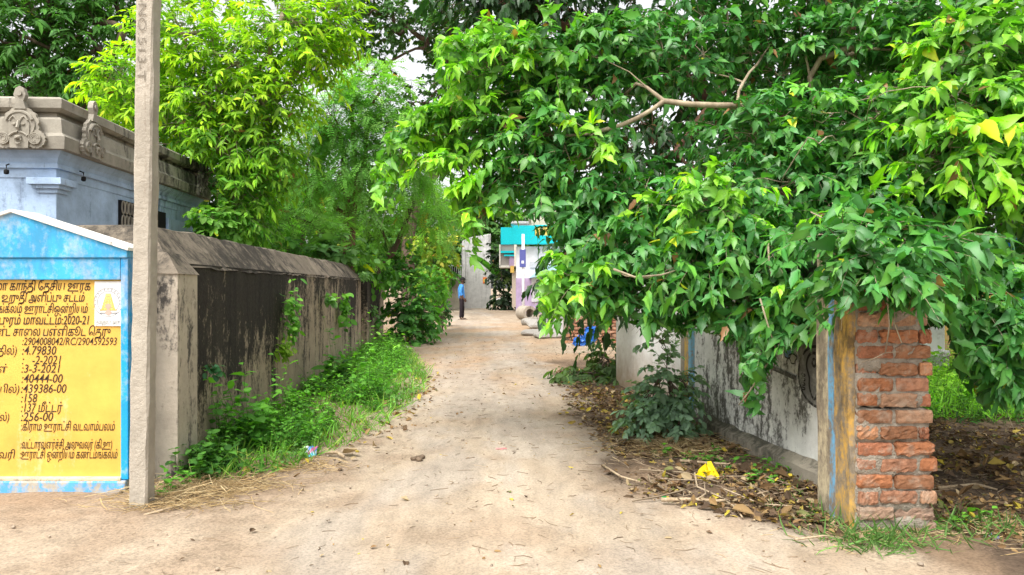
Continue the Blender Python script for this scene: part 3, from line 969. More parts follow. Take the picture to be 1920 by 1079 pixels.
for s_, x0, x1, by, h, of in LINES:
    V, F = tamil_geom(s_, of - .004, .22)
    if not len(V): continue
    w0, w1 = V[:, 0].min(), V[:, 0].max()
    kz = h / FPX * SY / .72
    kx = kz * .80 if x0 is None else (x1 - x0) / FPX * SY / (w1 - w0)
    if x0 is None: kx = min(kx, (x1 + 60) / FPX * SY / (w1 - w0))
    X = P(x1, by, SY)
    Q = np.stack([X[0] + (V[:, 0] - w1) * kx, np.full(len(V), SY + .0275), X[2] + V[:, 1] * kz], 1)
    m.add(Q, F, (.05, .03, .02))
m.build('lettering', m_worn('letter_paint', (.62, .45, .12), (.60, .70), 5, 20, .6), sb)
# state-seal style emblem: white tile, ring, stepped tower
m = MB(); ep = lambda x, y, d: (P(x, y, SY)[0], SY + d, P(x, y, SY)[2])
pxm = SY / FPX
m.box(ep(200, 570, .026), (52 * pxm, .010, 84 * pxm), col=(.80, .79, .76))
def disc(cx, cy, r0, r1, d, col, a0=0, a1=2 * math.pi, n=40):
    th = np.linspace(a0, a1, n)
    V = [ep(cx + r0 * math.cos(a), cy - r0 * math.sin(a), d) for a in th] + [ep(cx + r1 * math.cos(a), cy - r1 * math.sin(a), d) for a in th]
    m.add(V, [(i, i + 1, n + i + 1, n + i) for i in range(n - 1)], col)
gc = (.22, .22, .24)
disc(200, 567, 26.3, 27.3, .0195, gc); disc(200, 567, 20, 21, .0195, gc); disc(200, 567, 16.5, 20, .0197, (.62, .62, .62), .9, 5.2)
for i in range(13):
    a = math.radians(-10 + i * 200 / 12); disc(200 + 23.6 * math.cos(a), 567 - 23.6 * math.sin(a), .9, 1.8, .0193, gc, 0, 5.0, 8)
for i in range(6):
    y0 = 582 - i * 5.2; w = 13.5 - i * 1.55
    m.add([ep(200 - w, y0, .0192), ep(200 + w, y0, .0192), ep(200 + w - 1.2, y0 - 4.6, .0192), ep(200 - w + 1.2, y0 - 4.6, .0192)], [(0, 1, 2, 3)], (.85, .50, .12))
    for q in range(3): disc(200 + (q - 1) * w * .5, y0 - 2.2, 0.2, 1.3, .0190, (.80, .66, .30), 0, 6.28, 7)
for y0, y1, w, cc in ((583, 581, 16, (.75, .35, .08)), (586.5, 583.5, 16.5, (.80, .79, .76)), (588.5, 587, 16.5, gc)):
    m.add([ep(200 - w, y0, .0191), ep(200 + w, y0, .0191), ep(200 + w, y1, .0191), ep(200 - w, y1, .0191)], [(0, 1, 2, 3)], cc)
disc(200, 575, .2, 5.5, .0186, (.80, .36, .28), 0, 6.28, 14); disc(200, 586, .2, 5.5, .0186, (.80, .36, .30), 0, 6.28, 14)
for i in range(14):
    a = math.radians(205 + i * 10); disc(200 + 31 * math.cos(a), 567 - 31 * math.sin(a), .4, 1.1, .0193, (.45, .45, .45), 0, 5, 6)
m.build('emblem', m_worn('emblem_print', (.36, .34, .30), (.60, .68), 5, 26), sb)
V, F = text_geom("தமிழ்நாடு அரசு", 1.0, .012, 0)
w0, w1 = V[:, 0].min(), V[:, 0].max(); kx = 46 * pxm / (w1 - w0)
Q = np.stack([P(177, 0, SY)[0] + (V[:, 0] - w0) * kx, np.full(len(V), SY + .0193), zz(608) + V[:, 1] * 10 * pxm], 1)
MB().add(Q, F, (.42, .42, .40)).build('emblem_caption', FLATC, sb)

# ------------------------------------------------------------------ concrete pole
pb = G(257, 961)
po = thing('utility_pole', 'square weathered concrete utility pole in front of the notice board', 'pole', (pb[0], pb[1], 0))
m = MB(); ch = .012
V = []; zs = np.concatenate([[-.3], np.linspace(0, 8.0, 60)])
for z in zs:
    w = .058 - .0007 * z; cx = pb[0] + .0135 * z
    for (a, c_) in ((-w + ch, -w), (w - ch, -w), (w, -w + ch), (w, w - ch), (w - ch, w), (-w + ch, w), (-w, w - ch), (-w, -w + ch)):
        V.append((cx + a + rng.normal() * .0024, pb[1] + .06 + c_ + rng.normal() * .0024, z))
F = [(i * 8 + k, i * 8 + (k + 1) % 8, (i + 1) * 8 + (k + 1) % 8, (i + 1) * 8 + k) for i in range(len(zs) - 1) for k in range(8)] + [tuple((len(zs) - 1) * 8 + k for k in range(8))]
m.add(V, F).build('shaft', CONCM, po)
m = MB()
V, F = text_geom("-NO.513-T", 1.0, -.012, 0)
w0, w1 = V[:, 0].min(), V[:, 0].max(); hgt_ = .62
zt = P(0, -6, 4.64)[2]
sc_ = .52 / (w1 - w0)
zl = zt - (V[:, 0] - w0) * sc_
Q = np.stack([pb[0] + .0135 * zl - .034 + V[:, 1] * .072, np.full(len(V), pb[1] + .06 - .0645 + .0007 * 2.5), zl], 1)
m.add(Q, F, (.22, .19, .15)).build('incised_number', FLATC, po)

# ------------------------------------------------------------------ brick gate pillar on the right
bp = thing('brick_pillar', 'broken red brick gate pillar with a yellow and blue painted plaster side', 'pillar', (2.16, 4.45, 0))
m = MB(); H = .0915
BC = [(.37, .15, .07), (.32, .13, .07), (.42, .20, .10), (.29, .135, .07), (.40, .23, .14), (.35, .17, .10)]
for r in range(18):
    z = -.02 + r * H + H / 2
    if r % 2: rows = [(1.962, .200), (2.172, .222)]
    else: rows = [(1.962, .115), (2.087, .212), (2.309, .095)]
    shrink = -.03 if 6 <= r <= 9 else (-.05 if r >= 10 else 0.0)
    for i, (x, w) in enumerate(rows):
        if i == len(rows) - 1: w = w + shrink * .8 + rng.normal() * .012
        dz = rng.normal() * .003
        cc = np.array(random.choice(BC)) * rng.uniform(.8, 1.15)
        if r < 2: cc = cc * .5 + np.array([.30, .25, .20]) * .5
        y0 = 4.213 + abs(rng.normal()) * .014 + (.025 if r == 0 else 0)
        m.rough((x + w / 2, y0 + .11, z + dz), (w, .22, H - .013 - abs(rng.normal()) * .004), rng.normal() * .018, rng.choice([.0012, .002, .0034]), (9, 6, 5), 14, cc)
        m.rough((x + w / 2 - .01, y0 + .37, z + dz), (w, .24, H - .013), rng.normal() * .010, .002, (6, 5, 4), 14, cc * .9)
b = NB('fired_brick')
c = b.mix(1.0, b.attr()['Color'], b.ramp(b.noise(26, None, 6, .7), [(.3, .55), (.55, 1.0), (.8, 1.25)]), 'MULTIPLY')
c = b.mix(b.ramp(b.noise(9, None, 5, .7), [(.50, 0.0), (.68, .55)]), c, (.38, .32, .25))
BRICKM = b.done(b.pbr(c, .92, .15, b.bump(b.noise(40, None, 6, .75), .8, .01)))
m.build('brickwork', BRICKM, bp, smooth=False)
m = MB()
for r in range(8):
    m.rough((2.165 - (.02 if r > 4 else 0), 4.474, -.09 + r * .20 + .105), (.435 - (.05 if r > 4 else 0), .475, .205), 0, .006, (10, 6, 5), 14, (.40, .345, .275))
m.build('mortar', m_col('lime_mortar', .95, .1, 18, .45, .9, .02), bp, smooth=True)
m = MB()
def strip(y0, y1, col, x=1.922, lean=.03):
    n = 26
    for i in range(n):
        z0, z1 = -.05 + i * .075, -.05 + (i + 1) * .075
    zs = np.linspace(-.05, 1.62, 60); V = []
    for z in zs:
        j0 = (fbm(z * 5, y0 * 3, 3, 60) - .5) * .03; j1 = (fbm(z * 5, y1 * 3, 3, 60) - .5) * .03
        xx = x + (fbm(z * 3, 1, 3, 62) - .5) * .02
        V += [(xx, y0 + j0, z), (xx, y1 + j1, z), (xx + .04, y1 + j1, z), (xx + .04, y0 + j0, z)]
    F = [(i * 4 + k, i * 4 + (k + 1) % 4, i * 4 + 4 + (k + 1) % 4, i * 4 + 4 + k) for i in range(59) for k in range(4)]
    m.add(V, F, col)
strip(4.262, 4.45, (.58, .34, .075)); strip(4.45, 4.53, (.16, .40, .62)); strip(4.53, 4.70, (.56, .47, .31))
m.build('plaster_side', m_worn('gate_paint', (.24, .195, .14), (.42, .56), 9, 26, .85, 1.0, (1, 1, .45), .8), bp, smooth=False)

# ------------------------------------------------------------------ limewashed wall on the right
RA, RB, RC = np.array([2.26, 4.72]), np.array([1.86, 7.8]), np.array([1.50, 10.75])
rw = thing('roadside_wall', 'limewashed white wall spotted with black mildew running back from the brick pillar', 'wall', (RB[0], RB[1], 0))
MB().sweep([RA, RB], [(0, -.2), (0, 1.62), (-.23, 1.62), (-.23, -.2)], True).build('near_panel', WHITEM, rw)
b = NB('white_wall_far')
n1 = b.noise(14, None, 6, .7); x, y, z = b.sep()
spl = b.node('ShaderNodeMapRange'); b.put(spl.inputs[0], b.math('ADD', z, b.math('MULTIPLY', b.noise(5, None, 5, .7), .5)))
for i, q in enumerate((.35, .95, 1.0, 0.0)): spl.inputs[i + 1].default_value = q
c = b.mix(spl.outputs[0], b.mix(b.ramp(n1, [(.55, 0.0), (.72, .5)]), (.84, .83, .80), (.45, .43, .40)), (.36, .27, .19))
MB().sweep([RB + (RC - RB) * .03, RC], [(.0, -.2), (0, 1.56), (-.23, 1.56), (-.23, -.2)], True).build('far_panel', b.done(b.pbr(c, .9, .15, b.bump(n1, .4, .01))), rw)
ang = math.atan2(-(RB - RA)[0], (RB - RA)[1])
m = MB()
dd = nrm(RB - RA); no = np.array([-dd[1], dd[0]])
for d0, d1, cc in ((-.16, -.05, (.30, .27, .22)), (-.05, .06, (.62, .40, .12)), (.06, .13, (.22, .46, .62))):
    c2 = RB + dd * (-(d0 + d1) / 2) + no * -.02; m.box(np.append(c2, .72), (.13, d1 - d0 - .002, 1.84), ang, cc)
m.build('painted_pier', PAINTM, rw, bevel=.005)
MB().sweep([RA + dd * .05, RB - dd * .3], [(.10, -.2), (.085, .10), (.0, .15), (-.05, .15), (-.05, -.2)], True, .15, .010).build('plinth', m_stained('plinth_grey', (.30, .265, .21), (.07, .065, .05), .48, .66, (0, .3), .05, (6, 6, 3), .5), rw)
# painted panel with a sandal in an oval
def RW(dist, z, off=.003): return np.append(RA + dd * dist + no * off, z)
pm = MB()
def wall_poly(pts, off, col):
    V = [RW(d, z, off) for d, z in pts]; pm.add(V, [tuple(range(len(V)))], col)
def wall_ring(fn, off, w, col, a0=0, a1=2 * math.pi, n=48):
    th = np.linspace(a0, a1, n); A = np.array([fn(a) for a in th])
    tn = nrm(np.gradient(A, axis=0)); q = np.stack([-tn[:, 1], tn[:, 0]], 1) * w / 2
    V = [RW(*p, off) for p in A + q] + [RW(*p, off) for p in A - q]
    pm.add(V, [(i, i + 1, n + i + 1, n + i) for i in range(n - 1)], col)
blk = (.035, .032, .03)
d_c = .60; zc = .765
wall_poly([(.30, 1.60), (.875, 1.60), (.875, .98), (.87, .72), (.80, .56), (.30, .54)], .0065, (.20, .19, .175))
wall_ring(lambda a: (d_c + .265 * math.cos(a), zc + .215 * math.sin(a)), .010, .020, blk)
def sole(a):
    s2 = math.sin(a); w = .075 + .03 * s2 - .022 * math.exp(-((s2 + .1) / .3) ** 2)
    return (d_c + .045 + w * math.cos(a) * 1.3, zc + .165 * s2)
wall_ring(sole, .010, .022, blk)
wall_ring(lambda a: (d_c + .045 + .025 * math.cos(a), zc + .095 + .025 * math.sin(a)), .010, .022, blk)
for i in range(4):
    wall_ring(lambda a, i=i: (d_c + .195 + .028 * math.cos(a), zc - .01 - i * .033 + .009 * math.sin(a)), .010, .010, blk, 0, 5.4, 14)
# faded blue and yellow brush drawing
for (cx, cz, s0, cc) in ((.97, .98, .06, (.16, .30, .55)), (1.03, .91, .07, (.22, .38, .62)), (.95, .86, .05, (.60, .58, .52)), (1.12, 1.02, .05, (.55, .50, .28))):
    wall_poly([(cx + s0 * math.cos(a) * (1 + .3 * math.sin(3 * a)), cz + s0 * .7 * math.sin(a)) for a in np.linspace(0, 6.1, 14)], .0085, cc)
    wall_ring(lambda a: (cx + s0 * 1.05 * math.cos(a) * (1 + .3 * math.sin(3 * a)), cz + s0 * .75 * math.sin(a)), .010, .010, blk)
wall_poly([(.90, .70), (1.45, .755), (1.45, .79), (.90, .735)], .010, (.10, .095, .09))
pm.build('painted_drawing', m_worn('faded_wall_paint', (.42, .40, .36), (.50, .64), 9, 30, .85, .85), rw)


# ------------------------------------------------------------------ far end of the lane
fw = thing('gable_wall', 'tall bare weathered concrete wall at the end of the lane with an orange poster', 'wall', (-2.3, 50, 0))
m = MB()
a0, a1 = P(866, 0, 50)[0], P(920, 0, 50)[0]
m.prism([(a0, -.3), (a1, -.3), (a1, 5.0), (a0 + .5, 4.75), (a0, 4.5)], (0, 50, 0), (1, 0, 0), (0, 0, 1), (0, 1, 0), 0, .5)
m.build('wall_face', GREYM, fw, bevel=.03)
MB().box((a0 + .12, 49.95, 1.9), (.24, .12, 4.2)).build('pier', GREYM, fw, bevel=.02)
c = P(909, 526, 49.98)
MB().box(c, (.26, .03, .42), col=(.80, .22, .06)).build('poster', FLATC, fw)
m = MB(); m.add([c + (.09 * math.cos(a), -.018, .10 * math.sin(a)) for a in np.linspace(0, 6, 14)], [tuple(range(14))], (.85, .62, .12)); m.build('poster_print', FLATC, fw)
lw = thing('low_wall', 'low beige wall with a barred opening beside the tall concrete wall', 'wall', (-4.2, 48, 0))
x0, x1 = P(800, 0, 48)[0], P(866, 0, 48)[0]
m = MB(); m.box(((x0 + x1) / 2, 48.15, .95), (x1 - x0, .3, 2.5)); m.build('wall_face', m_stained('beige_render', (.56, .50, .40), (.2, .17, .13), .56, .72), lw)
m = MB(); m.box(((x0 + x1) / 2 + .3, 48.15, 2.5), (1.2, .1, .55), col=(.01, .01, .01)); m.build('opening', FLATC, lw)  # black slab stands for the shade behind the bars
m = MB()
for i in range(9): m.tube([(x1 - .1 - i * .13, 48.05, 2.2), (x1 - .1 - i * .13, 48.05, 2.8)], .015, 5)
m.tube([(x0, 48.05, 2.8), (x1, 48.05, 2.8)], .03, 5)
m.build('bars', FLATC, lw)

# turquoise house on the right of the lane's far end
HY = 40.0
def H_(px, py, d=0.0): return P(px, py, HY) + np.array([0, d, 0])
hs_ = thing('house', 'white and lilac house with a turquoise parapet and yellow balusters on the right', 'house', (3, HY, 0))
TQ = (.01, .60, .68); LIL = (.44, .33, .50)
hx0, hx1 = H_(968, 0)[0], H_(1125, 0)[0]
m = MB(); m.box(((hx0 + hx1) / 2, HY + 2.5, 1.7), (hx1 - hx0, 5, 3.8), col=(.78, .78, .80)); m.build('wall', m_worn('white_house_paint', (.5, .48, .46), (.58, .72), 1.5, 8, .8, .7), hs_)
m = MB(); m.box(((hx0 + hx1) / 2 - .005, HY - .01, .95), (hx1 - hx0 + .03, .05, 1.9), col=LIL); m.build('dado', m_worn('lilac_paint', (.55, .52, .52), (.56, .68), 1.5, 8, .8, .6), hs_)
m = MB()
zt, zb = H_(0, 428)[2], H_(0, 459)[2]
m.box(((hx0 + hx1) / 2 - .1, HY - .25, zb + .22), (hx1 - hx0 + .5, .5, .45), col=TQ)
xa = H_(1002, 0)[0]
m.box(((hx0 - .2 + xa) / 2, HY - .42, (zt + zb) / 2 + .1), (xa - hx0 + .2, .14, zt - zb), col=TQ)
m.box(((xa + hx1) / 2, HY - .42, zt + .08), (hx1 - xa, .16, .10), col=TQ)
m.build('parapet', FLATC, hs_, bevel=.01)
for i in range(10):
    x = xa + .15 + i * .43
    k = MB(); k.box((x, HY - .42, (zt + zb) / 2 + .22), (.26, .10, zt - zb - .42), col=(.78, .62, .16)); k.build('baluster', FLATC, hs_, bevel=.03)
m = MB(); m.rough((xa + 2.0, HY + 1.0, zt + .75), (4.6, 2.2, 1.3), 0, .01, (6, 3, 3), 14, (.76, .70, .55)); m.build('roof_room', FLATC, hs_)
m = MB(); c = H_(1030, 505, -.5)
m.prism([(-1.1, -.5), (1.3, -.1), (1.3, .35), (.4, .35), (-.5, .0)], c, (1, 0, 0), (0, 0, 1), (0, 1, 0), -.4, .5, col=(.42, .66, .82)); m.build('porch_canopy', FLATC, hs_, bevel=.02)
m = MB(); m.box(H_(1007, 540, -.05), (.6, .1, 1.5), col=(.70, .70, .72)); m.build('door', FLATC, hs_)
m = MB(); m.box(H_(1009, 497, -.06), (.9, .06, .30), col=(.62, .63, .66)); m.build('name_panel', FLATC, hs_)
# balcony wing of the next house behind
bh = thing('house', 'balcony wing with turquoise rail and grey panel above the dark gap at the lane end', 'house', (-.3, 43, 0))
def B_(px, py): return P(px, py, 43)
def bbox(mb, pxa, pxb, pya, pyb, d0, d1, col):
    A, B = B_(pxa, pyb), B_(pxb, pya)
    mb.box(((A[0] + B[0]) / 2, 43 + (d0 + d1) / 2, (A[2] + B[2]) / 2), (B[0] - A[0], d1 - d0, B[2] - A[2]), col=col)
m = MB(); bbox(m, 937, 969, 498, 459, 0, 2.2, (.34, .31, .28)); m.build('balcony_wall', FLATC, bh, bevel=.01)
m = MB(); bbox(m, 939, 969, 459, 427, -.06, 2.2, TQ); m.build('balcony_rail', FLATC, bh, bevel=.01)
m = MB(); bbox(m, 939, 969, 475, 471, -.25, .3, TQ); bbox(m, 945, 969, 481, 478, -.2, .3, TQ); m.build('sunshade', FLATC, bh)
m = MB(); bbox(m, 936, 938.5, 500, 459, -.08, 2.2, (.72, .68, .60)); bbox(m, 936, 960, 502, 498, -.08, 2.2, (.72, .68, .60)); m.build('trim', FLATC, bh)
m = MB(); bbox(m, 955, 969, 500, 480, -.12, .2, LIL); m.build('lilac_pier', FLATC, bh)
m = MB(); bbox(m, 957, 964, 512, 499, -.16, .1, (.74, .48, .12)); m.build('meter_box', FLATC, bh)
m = MB(); bbox(m, 960, 969, 576, 508, 0, 2.0, (.60, .50, .40)); m.build('lower_wall', FLATC, bh)
m = MB(); bbox(m, 964, 969, 500, 427, -.3, 2.0, (.80, .74, .62)); m.build('corner_post', FLATC, bh)
m = MB(); bbox(m, 958, 1000, 420, 416, -.4, 2.0, (.62, .64, .66)); m.build('roof_slab', FLATC, bh)
# white pole with a blue plate before the house
g = G(981, 594)
wp = thing('street_pole', 'slim white painted pole with a small blue number plate in front of the lilac house', 'pole', g)
MB().tube([(g[0], g[1], -.2), (g[0], g[1], 1.4 + 100 / FPX * g[1])], .07, 10, (.78, .78, .82)).build('shaft', m_worn('pole_white', (.5, .5, .5), (.6, .7)), wp, smooth=True)
m = MB(); c = P(980, 485, g[1]); m.box(c + (0, -.13, 0), (.30, .03, .85), col=(.10, .11, .34)); m.build('plate', FLATC, wp, bevel=.01)
m = MB(); m.box(c + (0, -.150, -.18), (.12, .012, .14), col=(.7, .7, .75)); m.build('plate_mark', FLATC, wp)

# low walls, slabs, drain pipe, bundle
g = G(986, 601)
pp = thing('drain_pipe', 'short grey concrete drain pipe lying at the foot of the white pole', 'pipe', g)
m = MB(); r0, r1, L = .31, .19, .9; n = 24; dr = np.array([.35, -.93, 0]); dr /= np.linalg.norm(dr); sx = np.array([dr[1], -dr[0], 0]); V = []
for (rr, l) in ((r0, 0), (r0, L), (r1, L), (r1, 0)):
    V += [g + np.array([-.15, .5, r0]) + dr * l + sx * rr * math.cos(a) + np.array([0, 0, rr * math.sin(a)]) for a in np.arange(n) / n * 2 * math.pi]
m.add(V, [(i * n + k, i * n + (k + 1) % n, ((i + 1) % 4) * n + (k + 1) % n, ((i + 1) % 4) * n + k) for i in range(4) for k in range(n)], (.36, .32, .27))
m.build('pipe_shell', m_stained('pipe_concrete', (.36, .31, .25), (.08, .07, .06)), pp, smooth=False)
g = G(1000, 611); m = MB(); m.rough(g + (0, 0, .14), (.8, .55, .3), .4, .02, (5, 4, 3), 7, (.34, .31, .27))
tag(m.build('rubble_block', FLATC, None, smooth=True), 'rough lump of broken concrete beside the drain pipe', 'rubble')
for i, (px, py, sx_, sy_, rz_, tl, lab) in enumerate(((1016, 617, 1.1, .8, .3, .22, 'tilted grey stone slab next to the broken concrete lump'), (1018, 629, 1.25, .9, -.15, .05, 'flat grey stone slab before the low rendered block wall'), (1036, 635, 1.0, .8, .2, .02, 'nearest flat paving slab beside the wooden post'))):
    g = G(px, py); m = MB(); m.rough(g + (0, 0, .07 + tl * .5), (sx_, sy_, .10), rz_, .008, (6, 5, 2), 12, (.36, .33, .295), rot=np.array(Matrix.Rotation(rz_, 3, 'Z') @ Matrix.Rotation(tl, 3, 'X')))
    tag(m.build('paving_slab', FLATC, None), lab, 'slab', 'stone slabs at the lane edge')
g = G(1042, 630)
m = MB(); m.box((g[0], g[1] + .6, .34), (.46, 1.3, .70), .068, (.42, .42, .42))
tag(m.build('rendered_block_wall', GREYM, None, bevel=.015), 'low grey rendered block wall behind the flat slabs', 'wall')
g = G(1060, 636); m = MB(); m.box((g[0] + .0, g[1], .45), (.10, .12, .98), .1, (.42, .36, .30))
tag(m.build('post', m_bark('post_wood', (.20, .16, .13), (.42, .36, .30)), None, bevel=.01), 'weathered wooden post in front of the low brick wall', 'post')
m = MB(); lb = []
for r in range(8):
    for i in range(9):
        x = 1.42 + i * .235 + (r % 2) * .115; cc = np.array(random.choice(BC)) * rng.uniform(.85, 1.15) + .03
        m.rough((x, 18.6 + rng.normal() * .006, .04 + r * .085), (.215, .11, .07), 0, .004, (3, 2, 2), 10, cc)
m.box((1.42 + 4.2 * .235, 18.66, .32), (2.1, .10, .66), col=(.32, .27, .22))
tag(m.build('low_brick_wall', BRICKM, None), 'low exposed red brick wall beyond the blue bundle', 'wall')
g = G(1097, 650)
tb = thing('tarp_bundle', 'crumpled bright blue plastic sheet bundle hanging on a bent metal hoop', 'tarpaulin', g)
m = MB()
for dx, dz, sx_, sz_ in ((-.08, .10, .36, .20), (.10, .20, .24, .36), (.14, .36, .14, .2), (-.0, .16, .3, .2)):
    m.rough(g + (dx, rng.normal() * .05, dz), (sx_, .25, sz_), rng.normal() * .4, .022, (6, 5, 6), 3, (.02, .16, .62))
m.build('sheet', m_col('blue_plastic', .35, .5, 12, .3, .5, .02), tb)
m = MB(); m.tube([g + (-.14, -.1, -.1), g + (-.14, -.1, .38), g + (-.08, -.08, .47), g + (.04, -.05, .46)], .014, 7, (.05, .045, .04)); m.build('hoop', FLATC, tb, smooth=True)

# right-hand yard
yw = thing('yard_wall', 'faded yellow ochre wall behind the grassy yard on the right', 'wall', (6, 12.5, 0))
MB().box((7.5, 12.6, 1.0), (6.0, .25, 2.6), col=(.62, .40, .10)).build('wall_face', m_worn('ochre_paint', (.42, .30, .20), (.46, .66), 2.5, 14, .9, .8, (1, 1, .5)), yw)
wpil = thing('gate_pillar', 'white plaster pillar on a stepped base behind the brick pillar', 'pillar', (6.0, 11.2, 0))
cpx = P(1738, 0, 11.2)[0]
MB().box((cpx, 11.3, 1.35), (.42, .42, 1.8), col=(.74, .72, .68)).build('shaft', m_worn('pillar_white', (.4, .36, .3), (.54, .66), 8), wpil, bevel=.015)
m = MB(); m.box((cpx, 11.3, .42), (.52, .52, .09), col=(.74, .72, .68)); m.box((cpx, 11.3, .17), (.50, .50, .42), col=(.52, .50, .47)); m.build('base', PAINTM, wpil, bevel=.012)
bd = thing('blue_gate', 'bright blue painted gate leaf glimpsed through the hanging leaves at the right edge', 'gate', (P(1905, 0, 10)[0], 10, 0))
cx = P(1905, 0, 10)[0]
m = MB()
m.box((cx + .3, 10.0, 1.5), (.9, .03, 1.5), col=(.02, .22, .62)); m.build('panel', FLATC, bd)
m = MB()
for i in range(5): m.box((cx + .3, 9.97, .95 + i * .28), (.9, .03, .05), col=(.05, .34, .75))
m.build('rails', FLATC, bd)

# ------------------------------------------------------------------ trees
# the big overhanging tree on the right
tb0 = np.array([3.25, 7.6, -.05])
LBX = [690, 705, 740, 790, 830, 850, 880, 905, 930, 960, 1003, 1012, 1060, 1076, 1116, 1132, 1150, 1165, 1200, 1290, 1330, 1385, 1398, 1422, 1440, 1500, 1540, 1590, 1605, 1660, 1740, 1778, 1800, 1850, 1925, 2600]
LBY = [300, 410, 395, 315, 345, 400, 485, 500, 440, 405, 410, 610, 636, 598, 600, 640, 605, 580, 612, 625, 618, 640, 780, 780, 660, 645, 625, 575, 560, 600, 598, 605, 700, 755, 765, 800]
LFY = [-2000, 20, 48, 70, 190, 205, 240, 330, 420, 440, 2000]
LFX = [700, 900, 850, 812, 815, 775, 735, 695, 690, 690, 690]


def near_keep(q):
    """the ragged outline of the crown: its lower edge over wall and lane, and its left edge"""
    x, y = pxy(q)
    j = (fbm(q[:, 0] * 5, q[:, 2] * 5 + q[:, 1], 3, 55) - .5) * 46
    ok = (y < np.interp(x, LBX, LBY) + j) & (x > np.interp(y, LFY, LFX) + j)
    hole = (x > 905) & (x < 1065) & (y > 405 + j) & (y < 478 + j) & (rng.random(len(q)) < .8)
    return ok & ~hole


def lane_keep(lim):
    return lambda q: pxy(q)[0] < lim + np.where(pxy(q)[1] < 505, 26, 0) + rng.normal(size=len(q)) * 3


